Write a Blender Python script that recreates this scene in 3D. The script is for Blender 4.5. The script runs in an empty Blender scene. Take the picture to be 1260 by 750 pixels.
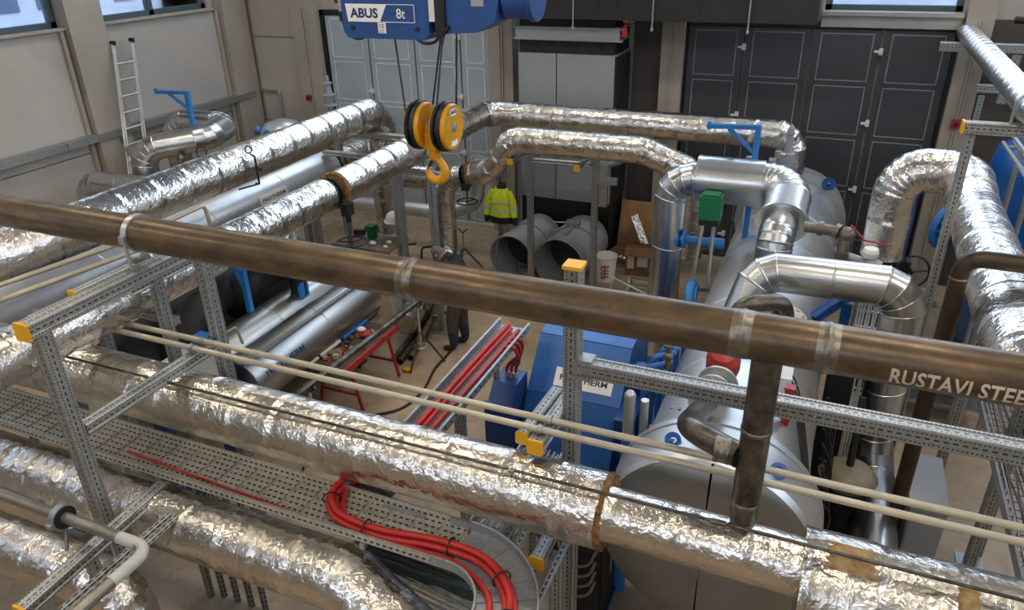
import bpy, bmesh, math, random
from mathutils import Vector as V, Matrix, noise
random.seed(7)
sc = bpy.context.scene
COL = sc.collection
R = math.radians

# ------------------------------------------------------------------ camera
yaw, pitch, roll = R(23.563), R(26.727), R(1.364)
fw = V((-math.sin(yaw)*math.cos(pitch), math.cos(yaw)*math.cos(pitch), -math.sin(pitch)))
rt = V((math.cos(yaw), math.sin(yaw), 0)); dn = fw.cross(rt)
rt2 = rt*math.cos(roll) + dn*math.sin(roll); dn2 = dn*math.cos(roll) - rt*math.sin(roll)
cd = bpy.data.cameras.new('camera'); cam = bpy.data.objects.new('camera', cd); COL.objects.link(cam)
cam.matrix_world = Matrix(((rt2.x, -dn2.x, -fw.x, 0), (rt2.y, -dn2.y, -fw.y, 0), (rt2.z, -dn2.z, -fw.z, 5.8), (0, 0, 0, 1)))
cd.sensor_width = 36; cd.lens = 921/1260*36; cd.clip_start = 0.05; cd.clip_end = 200
sc.camera = cam

# ------------------------------------------------------------------ world, daylight, lamps, exposure
w = bpy.data.worlds.new('sky'); sc.world = w; w.use_nodes = True
nt = w.node_tree; bg = nt.nodes['Background']
tc = nt.nodes.new('ShaderNodeTexCoord'); sx = nt.nodes.new('ShaderNodeSeparateXYZ'); rp = nt.nodes.new('ShaderNodeValToRGB')
nt.links.new(tc.outputs['Generated'], sx.inputs[0]); nt.links.new(sx.outputs['Z'], rp.inputs[0]); nt.links.new(rp.outputs[0], bg.inputs[0])
rp.color_ramp.elements[0].position = 0.0; rp.color_ramp.elements[0].color = (0.80, 0.86, 0.95, 1)
rp.color_ramp.elements[1].position = 0.7; rp.color_ramp.elements[1].color = (0.36, 0.56, 0.95, 1)
bg.inputs[1].default_value = 4.0
sc.view_settings.view_transform = 'Standard'; sc.view_settings.look = 'None'
sc.view_settings.exposure = 0.0; sc.view_settings.gamma = 1.0
sc.cycles.max_bounces = 8; sc.cycles.diffuse_bounces = 4; sc.cycles.glossy_bounces = 5
sc.cycles.sample_clamp_indirect = 6.0
def area(loc, aim, sx_, sy_, power, col):
    l = bpy.data.lights.new('daylight_fill', 'AREA'); l.shape = 'RECTANGLE'; l.size = sx_; l.size_y = sy_; l.energy = power; l.color = col
    o = bpy.data.objects.new('daylight_fill', l); COL.objects.link(o); o.location = loc
    o.rotation_euler = (V(aim)-V(loc)).to_track_quat('-Z', 'Y').to_euler(); return o
SKYC = (0.66, 0.80, 1.0)
area((7.6, 4.5, 7.0), (-2, 4.5, 3.2), 15.0, 1.5, 330, SKYC)        # added lamp standing in for sky at the unseen side wall's window band
area((-3.0, -5.5, 7.2), (-3, 4, 2.0), 11.0, 1.5, 130, (0.95, 0.96, 1.0))      # added lamp in place of sky, at the unseen window band behind the gallery
area((-2.0, 13.85, 7.0), (-2.0, 4, 1.5), 17.0, 1.7, 550, SKYC)          # added lamp standing in for sky at the window band high over the doors
LAMPS = [(x, y) for x in (-9.5, -4.5, 0.8, 5.2) for y in (0.5, 5.0, 9.5)]
LAMP_POWER = 78

# ------------------------------------------------------------------ mesh helpers
WLOC = {}
class MB:
    """collects vertices and faces of ONE mesh object"""
    def __init__(s): s.v = []; s.f = []; s.sm = []; s.mi = []; s.uv = {}
    def add(s, vs, fs, smooth=False, mi=0, uvs=None):
        b = len(s.v); s.v += [V(p) for p in vs]
        for k, f in enumerate(fs):
            if uvs: s.uv[len(s.f)] = uvs[k]
            s.f.append([i+b for i in f]); s.sm.append(smooth); s.mi.append(mi)
        return s
    def box(s, c, d, rot=None, mi=0):
        c = V(c); h = V(d)/2; vs = []
        for x in (-1, 1):
            for y in (-1, 1):
                for z in (-1, 1):
                    p = V((x*h.x, y*h.y, z*h.z)); p = rot @ p if rot else p
                    vs.append(c+p)
        return s.add(vs, [(0,1,3,2),(4,6,7,5),(0,4,5,1),(2,3,7,6),(0,2,6,4),(1,5,7,3)], False, mi)
    def bb(s, lo, hi, mi=0):
        lo = V(lo); hi = V(hi); return s.box((lo+hi)/2, hi-lo, None, mi)
    def tube(s, pts, r, n=10, cap=True, mi=0, smooth=True):
        pts = [V(p) for p in pts]; m = len(pts)
        rs = r if isinstance(r, (list, tuple)) else [r]*m
        t0 = (pts[1]-pts[0]).normalized(); u = t0.orthogonal().normalized(); rings = []; pt = t0
        for i in range(m):
            t = (pts[min(i+1, m-1)]-pts[max(i-1, 0)]).normalized()
            u = (pt.rotation_difference(t) @ u); u = (u-t*u.dot(t)).normalized(); pt = t; q = t.cross(u)
            rings.append([pts[i]+(u*math.cos(a)+q*math.sin(a))*rs[i] for a in [2*math.pi*k/n for k in range(n)]])
        vs = [p for rg in rings for p in rg]
        fs = [(i*n+k, i*n+(k+1) % n, (i+1)*n+(k+1) % n, (i+1)*n+k) for i in range(m-1) for k in range(n)]
        s.add(vs, fs, smooth, mi)
        if cap:
            s.add(rings[0], [tuple(range(n-1, -1, -1))], False, mi); s.add(rings[-1], [tuple(range(n))], False, mi)
        return s
    def cyl(s, p0, p1, r, r2=None, n=16, cap=True, mi=0):
        return s.tube([p0, p1], [r, r if r2 is None else r2], n, cap, mi)
    def lathe(s, o, ax, prof, n=24, soft=False, mi=0):
        """prof: (distance along the axis, radius)"""
        o = V(o); ax = V(ax).normalized(); u = ax.orthogonal().normalized(); q = ax.cross(u)
        def ring(a, r): return [o+ax*a+(u*math.cos(t)+q*math.sin(t))*r for t in [2*math.pi*k/n for k in range(n)]]
        if soft:
            vs = [p for a, r in prof for p in ring(a, max(r, 1e-4))]
            s.add(vs, [(i*n+k, i*n+(k+1) % n, (i+1)*n+(k+1) % n, (i+1)*n+k) for i in range(len(prof)-1) for k in range(n)], True, mi)
        else:
            for (a, r), (b, r2) in zip(prof, prof[1:]):
                vs = ring(a, max(r, 1e-4))+ring(b, max(r2, 1e-4))
                s.add(vs, [(k, (k+1) % n, n+(k+1) % n, n+k) for k in range(n)], True, mi)
        return s
    def prism(s, poly, o, ax, ay, dep, mi=0):
        o = V(o); ax = V(ax); ay = V(ay); dep = V(dep); n = len(poly)
        a = [o+ax*x+ay*y for x, y in poly]; vs = a+[p+dep for p in a]
        return s.add(vs, [tuple(range(n-1, -1, -1)), tuple(range(n, 2*n))]+[(k, (k+1) % n, n+(k+1) % n, n+k) for k in range(n)], False, mi)
    def torus(s, c, ax, RR, r, n=24, m=8, mi=0, a0=0, a1=2*math.pi):
        c = V(c); ax = V(ax).normalized(); u = ax.orthogonal().normalized(); q = ax.cross(u)
        full = abs(a1-a0-2*math.pi) < 1e-6; k = n if full else n+1
        vs = []
        for i in range(k):
            t = a0+(a1-a0)*i/n; d = u*math.cos(t)+q*math.sin(t)
            for j in range(m):
                b = 2*math.pi*j/m; vs.append(c+d*(RR+r*math.cos(b))+ax*(r*math.sin(b)))
        return s.add(vs, [(i*m+j, i*m+(j+1) % m, ((i+1) % k)*m+(j+1) % m, ((i+1) % k)*m+j) for i in range(n) for j in range(m)], True, mi)
    def ball(s, c, rx, ry=None, rz=None, n=14, m=8, mi=0):
        ry = ry or rx; rz = rz or rx; c = V(c); vs = []
        for i in range(m+1):
            p = math.pi*i/m
            for k in range(n):
                t = 2*math.pi*k/n; vs.append(c+V((rx*math.sin(p)*math.cos(t), ry*math.sin(p)*math.sin(t), rz*math.cos(p))))
        return s.add(vs, [(i*n+k, (i+1)*n+k, (i+1)*n+(k+1) % n, i*n+(k+1) % n) for i in range(m) for k in range(n)], True, mi)
    def beam(s, p0, p1, up=(0, 0, 1), a=0.1, b=0.1):
        """slotted profile: every face has two flat flanges and a shallow recessed channel; UV in metres, v = 0 on the face's middle"""
        p0 = V(p0); p1 = V(p1); d = (p1-p0).normalized(); up = V(up)
        if abs(d.dot(up)) > 0.95: up = V((0, 1, 0))
        x = d.cross(up).normalized(); y = x.cross(d).normalized(); L = (p1-p0).length
        def face(nrm, tan, hn, ht):
            g = ht*0.46; c = 0.010
            return [((nrm*hn+tan*t)*1.0, t, dd) for t, dd in ((-ht+c, 0), (-g-.003, 0), (-g+.003, .007), (g-.003, .007), (g+.003, 0), (ht-c, 0))]
        prof = []
        for nrm, tan, hn, ht in ((x, y, a/2, b/2), (y, -x, b/2, a/2), (-x, -y, a/2, b/2), (-y, x, b/2, a/2)):
            for p, t, dd in face(nrm, tan, hn, ht): prof.append((p-nrm*dd, t))
        n = len(prof); vs = [p0+p for p, _ in prof]+[p1+p for p, _ in prof]; fs = []; uv = []
        for k in range(n):
            j = (k+1) % n; ta, tb = prof[k][1], prof[j][1]
            if k % 6 == 5: ta = tb = 0.3
            fs.append((k, j, n+j, n+k)); uv.append([(0, ta), (0, tb), (L, tb), (L, ta)])
        s.add(vs, fs, False, 0, uv)
        z = [(0, .3)]*n
        s.add(vs, [tuple(range(n-1, -1, -1)), tuple(range(n, 2*n))], False, 0, [z, z]); return s
    def mesh(s, name, mats, off=V((0, 0, 0))):
        me = bpy.data.meshes.new(name); me.from_pydata([p-off for p in s.v], [], s.f)
        me.polygons.foreach_set('use_smooth', s.sm)
        for m in (mats if isinstance(mats, (list, tuple)) else [mats]): me.materials.append(m)
        if any(s.mi): me.polygons.foreach_set('material_index', s.mi)
        if s.uv:
            uvl = me.uv_layers.new(name='metres').data
            for p in me.polygons:
                if p.index in s.uv:
                    for li, u in zip(p.loop_indices, s.uv[p.index]): uvl[li].uv = u
        me.update(); return me

def props(o, label=None, cat=None, group=None, kind=None):
    for k, v in (('label', label), ('category', cat), ('group', group), ('kind', kind)):
        if v: o[k] = v
    return o
def thing(name, label, cat, loc, group=None):
    o = bpy.data.objects.new(name, None); COL.objects.link(o); o.location = loc; o.empty_display_size = .1
    WLOC[o.name] = V(loc); return props(o, label, cat, group)
def part(par, name, mb, mats, label=None, kind=None):
    off = WLOC[par.name] if par else V((0, 0, 0))
    o = bpy.data.objects.new(name, mb.mesh(name, mats, off)); COL.objects.link(o)
    if par: o.parent = par
    WLOC[o.name] = off; return props(o, label, None, None, kind)
def solo(name, label, cat, mb, mats, group=None, loc=None):
    loc = V(loc) if loc is not None else V(mb.v[0])
    o = bpy.data.objects.new(name, mb.mesh(name, mats, loc)); COL.objects.link(o); o.location = loc
    WLOC[o.name] = loc; return props(o, label, cat, group)
def struct(name, mb, mats, label=None, par=None):
    o = bpy.data.objects.new(name, mb.mesh(name, mats)); COL.objects.link(o); WLOC[o.name] = V((0, 0, 0))
    if par: o.parent = par; return props(o, label)
    return props(o, label, None, None, 'structure')
def dup(root, loc, label, group=None):
    """a copy of a thing with its parts and sub-parts, sharing meshes"""
    r = root.copy(); COL.objects.link(r); r.location = loc; r['label'] = label; WLOC[r.name] = V(loc)
    if group: r['group'] = group
    def kids(a, b):
        for ch in a.children:
            c = ch.copy(); COL.objects.link(c); c.parent = b; c.matrix_parent_inverse = ch.matrix_parent_inverse.copy(); WLOC[c.name] = V(loc); kids(ch, c)
    kids(root, r); return r

def fillet(pts, rad, n=6):
    pts = [V(p) for p in pts]; out = [pts[0]]
    for a, b, c in zip(pts, pts[1:], pts[2:]):
        d1 = (a-b); d2 = (c-b); ang = d1.angle(d2)
        if ang > math.pi-.02: out.append(b); continue
        T = min(rad/math.tan(ang/2), d1.length*.49, d2.length*.49); A = b+d1.normalized()*T; B = b+d2.normalized()*T
        for i in range(n+1):
            t = i/n; out.append(A*(1-t)**2+b*2*t*(1-t)+B*t*t)
    return out+[pts[-1]]
def smooth_path(pts, n=6):
    """Catmull-Rom through the points"""
    p = [V(q) for q in pts]; p = [p[0]*2-p[1]]+p+[p[-1]*2-p[-2]]; out = []
    for i in range(1, len(p)-2):
        for k in range(n):
            t = k/n; a, b, c, d = p[i-1:i+3]
            out.append(.5*((2*b)+(c-a)*t+(2*a-5*b+4*c-d)*t*t+(3*b-a-3*c+d)*t**3))
    return out+[p[-2]]

def text_tris(s, size, fat=0.0, spacing=1.0, shear=0.0, cuts=0):
    cu = bpy.data.curves.new('lettering', 'FONT'); cu.body = s; cu.size = size; cu.offset = fat*size; cu.space_character = spacing; cu.shear = shear; cu.resolution_u = 3
    o = bpy.data.objects.new('lettering', cu); COL.objects.link(o)
    me = bpy.data.meshes.new_from_object(o.evaluated_get(bpy.context.evaluated_depsgraph_get()))
    if cuts:
        b = bmesh.new(); b.from_mesh(me); bmesh.ops.triangulate(b, faces=b.faces); bmesh.ops.subdivide_edges(b, edges=b.edges[:], cuts=cuts, use_grid_fill=True); b.to_mesh(me); b.free()
    vs = [v.co.copy() for v in me.vertices]; fs = [tuple(p.vertices) for p in me.polygons]
    bpy.data.objects.remove(o); bpy.data.curves.remove(cu); bpy.data.meshes.remove(me)
    return vs, fs
def put_text(mb, s, size, o, ax, ay, fat=0.0, center=True, width=None, mi=0, spacing=1.0, fn=None, shear=0.0):
    vs, fs = text_tris(s, size, fat, spacing, shear, 3 if fn else 0)
    x0 = min(v.x for v in vs); x1 = max(v.x for v in vs); y0 = min(v.y for v in vs); y1 = max(v.y for v in vs)
    kx = width/(x1-x0) if width else 1
    if center: vs = [V(((v.x-(x0+x1)/2)*kx, v.y-(y0+y1)/2, 0)) for v in vs]
    else: vs = [V(((v.x-x0)*kx, v.y-y0, 0)) for v in vs]
    if fn: vs = [fn(v.x, v.y) for v in vs]
    else: vs = [V(o)+V(ax)*v.x+V(ay)*v.y for v in vs]
    return mb.add(vs, fs, False, mi)

# ------------------------------------------------------------------ materials
def lin(h):
    h = h.lstrip('#'); c = [int(h[i:i+2], 16)/255 for i in (0, 2, 4)]
    return tuple(((x+.055)/1.055)**2.4 if x > .04045 else x/12.92 for x in c)+(1,)
class NT:
    def __init__(s, name):
        s.m = bpy.data.materials.new(name); s.m.use_nodes = True; s.t = s.m.node_tree; s.b = s.t.nodes['Principled BSDF']
        s.co = s.t.nodes.new('ShaderNodeTexCoord')
    def n(s, ty, **kw):
        nd = s.t.nodes.new('ShaderNode'+ty)
        for k, v in kw.items():
            if k.startswith('i_'):
                nd.inputs[k[2:].replace('_', ' ')].default_value = v
            else: setattr(nd, k, v)
        return nd
    def l(s, a, b): s.t.links.new(a, b)
    def noise(s, scale, detail=3, rough=.55, ty='FBM', vec=None, dist=0):
        nd = s.n('TexNoise', noise_type=ty); nd.inputs['Scale'].default_value = scale; nd.inputs['Detail'].default_value = detail
        nd.inputs['Roughness'].default_value = rough; nd.inputs['Distortion'].default_value = dist
        s.l(vec if vec is not None else s.co.outputs['Object'], nd.inputs['Vector']); return nd.outputs[0]
    def ramp(s, fac, stops):
        nd = s.n('ValToRGB'); e = nd.color_ramp.elements
        while len(e) < len(stops): e.new(.5)
        for el, (p, c) in zip(e, stops): el.position = p; el.color = c if len(c) == 4 else (*c, 1)
        s.l(fac, nd.inputs[0]); return nd.outputs[0]
    def mix(s, fac, a, b):
        nd = s.n('Mix', data_type='RGBA')
        for v, k in ((fac, 0), (a, 6), (b, 7)):
            if hasattr(v, 'is_linked'): s.l(v, nd.inputs[k])
            else: nd.inputs[k].default_value = v
        return nd.outputs[2]
    def math(s, op, a, b=0.0, c=None):
        nd = s.n('Math', operation=op)
        for k, v in enumerate((a, b) if c is None else (a, b, c)):
            if hasattr(v, 'is_linked'): s.l(v, nd.inputs[k])
            else: nd.inputs[k].default_value = v
        return nd.outputs[0]
    def bump(s, h, strength, dist, prev=None):
        nd = s.n('Bump'); nd.inputs['Strength'].default_value = strength; nd.inputs['Distance'].default_value = dist
        s.l(h, nd.inputs['Height'])
        if prev is not None: s.l(prev, nd.inputs['Normal'])
        s.l(nd.outputs[0], s.b.inputs['Normal']); return nd.outputs[0]
    def set(s, **kw):
        for k, v in kw.items():
            i = s.b.inputs[k.replace('_', ' ')]
            if hasattr(v, 'is_linked'): s.l(v, i)
            else: i.default_value = v
        return s
def plain(name, hexc, rough=.5, metal=0.0, var=.12, scale=6, bump=0.0, hex2=None):
    t = NT(name); c = lin(hexc); d = lin(hex2) if hex2 else tuple(x*(1-var*2) for x in c[:3])+(1,)
    f = t.noise(scale, 4, .6); f = t.ramp(f, [(.35, (0, 0, 0)), (.68, (1, 1, 1))])
    t.set(Base_Color=t.mix(f, c, d), Roughness=t.math('MULTIPLY_ADD', f, .12, rough-.04), Metallic=metal)
    if bump: t.bump(t.noise(scale*6, 3), bump, .004)
    return t.m
def foil_mat(name, hexc, rough=.22, amt=1.0, tint='#cfc7ba'):
    t = NT(name); f = t.noise(2.2, 3)
    t.set(Base_Color=t.mix(t.ramp(f, [(.4, (0, 0, 0)), (.65, (1, 1, 1))]), lin(hexc), lin(tint)), Metallic=1.0, Roughness=t.math('MULTIPLY_ADD', f, .2, rough-.08))
    wv = t.n('TexNoise'); wv.inputs['Scale'].default_value = 6; wv.inputs['Detail'].default_value = 3; t.l(t.co.outputs['Object'], wv.inputs['Vector'])
    ad = t.n('VectorMath', operation='MULTIPLY_ADD'); t.l(wv.outputs['Color'], ad.inputs[0]); ad.inputs[1].default_value = (.16, .16, .16); t.l(t.co.outputs['Object'], ad.inputs[2])
    def facet(sc_, rot):
        mp = t.n('Mapping'); t.l(ad.outputs[0], mp.inputs[0]); mp.inputs['Rotation'].default_value = rot
        vo = t.n('TexVoronoi', distance='MANHATTAN'); vo.inputs['Scale'].default_value = sc_; t.l(mp.outputs[0], vo.inputs['Vector']); return vo.outputs['Distance']
    p = t.bump(facet(7.5, (.4, .7, .2)), .09*amt, .05); p = t.bump(facet(17, (1.1, .2, .9)), .20*amt, .02, p); p = t.bump(facet(41, (.2, 1.2, .5)), .16*amt, .008, p)
    t.bump(t.noise(60, 2, .5), .18*amt, .006, p); return t.m
FOIL = foil_mat('crinkled_foil', '#dcd6cb', .25)
FOIL2 = foil_mat('smoother_foil', '#e6e2db', .23, .95); FOIL3 = foil_mat('smooth_foil', '#e2e2e2', .3, .22)
FOILP = foil_mat('patterned_foil', '#d8d0bd', .3, .8)
def clad_mat(name, hexc, rough):
    t = NT(name); f = t.noise(3, 2); mp = t.n('Mapping'); t.l(t.co.outputs['Object'], mp.inputs[0]); mp.inputs['Scale'].default_value = (3, 3, 3)
    t.set(Base_Color=t.mix(f, lin(hexc), lin('#a9adaf')), Metallic=1.0, Roughness=t.math('MULTIPLY_ADD', f, .1, rough-.05))
    t.bump(t.noise(5, 2), .03, .02); return t.m
CLAD = clad_mat('aluminium_cladding', '#d4d5d4', .3)
CLADW = clad_mat('dull_white_cladding', '#dcdcd9', .40); CLADW.node_tree.nodes['Principled BSDF'].inputs['Metallic'].default_value = .8
CLADD = clad_mat('weathered_cladding', '#bdb8ab', .34)
def galv_mat(name, hexc='#a9adab', slots=None, met0=.75):
    t = NT(name); vo = t.n('TexVoronoi'); vo.inputs['Scale'].default_value = 45; t.l(t.co.outputs['Object'], vo.inputs['Vector'])
    col = t.mix(vo.outputs['Color'], lin(hexc), tuple(x*.72 for x in lin(hexc)[:3])+(1,)); met = met0
    if slots:
        uv = t.n('SeparateXYZ'); t.l(t.co.outputs['UV'], uv.inputs[0]); u, v = uv.outputs[0], uv.outputs[1]
        if slots == 'profile':
            av = t.math('ABSOLUTE', v)
            m1 = t.math('MULTIPLY', t.math('LESS_THAN', av, .0055), t.math('LESS_THAN', t.math('FRACT', t.math('DIVIDE', u, .05)), .58))
            m2 = t.math('MULTIPLY', t.math('LESS_THAN', t.math('ABSOLUTE', t.math('SUBTRACT', av, .034)), .0045), t.math('LESS_THAN', t.math('FRACT', t.math('DIVIDE', u, .025)), .46))
            m = t.math('MAXIMUM', m1, m2)
        elif slots == 'strut':
            m = t.math('MULTIPLY', t.math('LESS_THAN', t.math('ABSOLUTE', v), .008), t.math('LESS_THAN', t.math('FRACT', t.math('DIVIDE', u, .06)), .62))
        else:
            vv = t.math('DIVIDE', v, .055); row = t.math('FLOOR', vv)
            m = t.math('MULTIPLY', t.math('LESS_THAN', t.math('ABSOLUTE', t.math('SUBTRACT', t.math('FRACT', vv), .5)), .15),
                       t.math('LESS_THAN', t.math('FRACT', t.math('ADD', t.math('DIVIDE', u, .052), t.math('MULTIPLY', row, .5))), .56))
        col = t.mix(m, col, (.012, .012, .012, 1)); met = t.math('MULTIPLY_ADD', m, -.75, .75)
    t.set(Base_Color=col, Metallic=met, Roughness=.47); return t.m
GALV = galv_mat('galvanised_steel'); SLOT = galv_mat('slotted_galvanised_profile', '#b0b2ae', 'profile'); STRUT = galv_mat('slotted_strut', '#a9aaa4', 'strut')
PERF = galv_mat('perforated_tray_steel', '#d0cabb', 'tray'); GALVD = galv_mat('dark_galvanised_duct', '#a2a3a2', None, .5); GALVM = galv_mat('matt_galvanised_duct', '#a9adad', None, .3)
def brown_pipe():
    t = NT('mill_brown_steel'); mp = t.n('Mapping'); t.l(t.co.outputs['Object'], mp.inputs[0]); mp.inputs['Scale'].default_value = (.6, 1.2, 1.2)
    f = t.noise(7, 5, .65, vec=mp.outputs[0]); g = t.noise(26, 3, .6)
    c = t.ramp(f, [(.3, lin('#3a3022')), (.48, lin('#544430')), (.62, lin('#665036')), (.78, lin('#8d632f'))])
    c = t.mix(t.ramp(g, [(.55, (0, 0, 0)), (.75, (.6, .6, .6))]), c, lin('#4a3c2e'))
    t.set(Base_Color=c, Metallic=.35, Roughness=t.math('MULTIPLY_ADD', g, .35, .2)); t.bump(g, .10, .004); return t.m
BROWN = brown_pipe()
WELD = plain('ground_weld', '#8b8378', .32, .9, .2, 30, .4)
DKSTEEL = plain('bare_dark_steel', '#6d675d', .34, .8, .25, 9, .1, '#3f3a33')
BLUE = plain('blue_paint', '#1f5fa8', .38, 0, .12, 5, .05); BLUED = plain('deep_blue_paint', '#123f7e', .4, 0, .15, 5, .05)
BLUEH = plain('hoist_blue_paint', '#214a86', .45, 0, .1, 3, .03); BLUEL = plain('light_blue_paint', '#2f7fc6', .4, 0, .1, 5)
YEL = plain('yellow_plastic', '#e3a512', .5, 0, .08, 8); HOOKY = plain('hook_yellow_paint', '#d9980f', .36, 0, .15, 6, .06)
BLACK = plain('black_rubber', '#17171a', .55, 0, .2, 5, .15); INSUL = plain('black_foam_insulation', '#1c1b1c', .62, 0, .2, 3, .1)
DOORD = plain('anthracite_door', '#3a3d40', .42, 0, .06, 1.5); DOORL = plain('glare_lit_door', '#a3adb6', .4, 0, .06, 1.5)  # second: the same dark doors with window glare put into the colour
DOORLINE = plain('door_edge_line', '#8d8f8d', .5); DOORLINEL = plain('glare_lit_edge_line', '#e6eaec', .5)  # second: edge lines whitened to go with the painted glare
RED = plain('red_cable_sheath', '#bd2a22', .42, 0, .1, 8); REDP = plain('red_paint', '#a32a22', .45, 0, .15, 6)
BEIGE = plain('beige_coated_tube', '#b5aa93', .34, .25, .08, 5); WHITE = plain('white_paint', '#dcdbd5', .5, 0, .06, 5)
LABEL = plain('white_label', '#e6e4e2', .45, 0, .03, 5); INK = plain('dark_ink', '#23232b', .5); INKB = plain('navy_ink', '#1b2f5e', .5)
WOOL = plain('mineral_wool', '#8f6a38', .95, 0, .3, 22, 1.0, '#4a331a'); CARD = plain('cardboard', '#9a7448', .8, 0, .15, 4); CARD2 = plain('darker_cardboard', '#7c5738', .8, 0, .15, 4)
GREEN = plain('green_plastic', '#0f6b45', .4, 0, .08, 5); ROPE = plain('steel_rope', '#3b3a39', .5, .6, .3, 60, .4)
ALU = plain('aluminium', '#c9c8c2', .38, .8, .08, 8); IVORY = plain('ivory_cabinet', '#c9c5b8', .5, 0, .05, 2)
CABG = plain('light_grey_cabinet', '#979ca0', .45, 0, .04, 3); OLIVE = plain('olive_beige_vessel', '#857a63', .5, 0, .15, 5); BRASS = plain('dull_brass', '#7b7263', .42, .7, .2, 14)
GREYC = plain('grey_cable', '#8d8d88', .5, 0, .2, 20); TANKB = plain('glossy_blue_tank', '#175ba8', .25, 0, .05, 3)
DARKW = plain('dark_duct_face', '#2b2b29', .55, .1, .12, 2); DUCTG = plain('grey_duct_sheet', '#9fa3a5', .42, .45, .05, 1.2)
def wall_mat(name, a, b, rough, sc_, bump=.15):
    t = NT(name); f = t.noise(sc_, 5, .6); g = t.noise(sc_*9, 3)
    t.set(Base_Color=t.mix(f, lin(a), lin(b)), Roughness=rough); t.bump(g, bump, .004); return t.m
CONC = wall_mat('concrete_panel', '#b5b0a8', '#98938b', .8, .9); PILL = wall_mat('pillar_concrete', '#aaa296', '#8c8377', .8, 1.3); CEIL = wall_mat('ceiling_sheet', '#c4c1bb', '#b4b1ab', .7, 1)
def floor_mat():
    t = NT('dusty_floor_coating'); f = t.noise(.9, 5, .65); g = t.noise(4.5, 4, .6)
    c = t.ramp(f, [(.3, lin('#8f7a61')), (.5, lin('#a28e74')), (.7, lin('#ad9c85'))])
    c = t.mix(t.ramp(g, [(.52, (0, 0, 0)), (.75, (.55, .55, .55))]), c, lin('#7d5f3f'))
    t.set(Base_Color=c, Roughness=t.math('MULTIPLY_ADD', g, .3, .3)); return t.m
FLOOR = floor_mat()
def glass_mat():
    t = NT('window_glass'); tr = t.n('BsdfTransparent'); gl = t.n('BsdfGlossy'); gl.inputs['Roughness'].default_value = .02; mx = t.n('MixShader')
    fr = t.n('Fresnel'); fr.inputs[0].default_value = 1.45
    t.l(fr.outputs[0], mx.inputs[0]); t.l(tr.outputs[0], mx.inputs[1]); t.l(gl.outputs[0], mx.inputs[2]); t.l(mx.outputs[0], t.t.nodes['Material Output'].inputs[0]); return t.m
GLASS = glass_mat()
def emit_mat(name, col, st):
    t = NT(name); t.set(Base_Color=(.8, .8, .8, 1), Emission_Color=(*col, 1), Emission_Strength=st); return t.m
LAMPM = emit_mat('lamp_diffuser', (1, .9, .76), 2.0)

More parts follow.
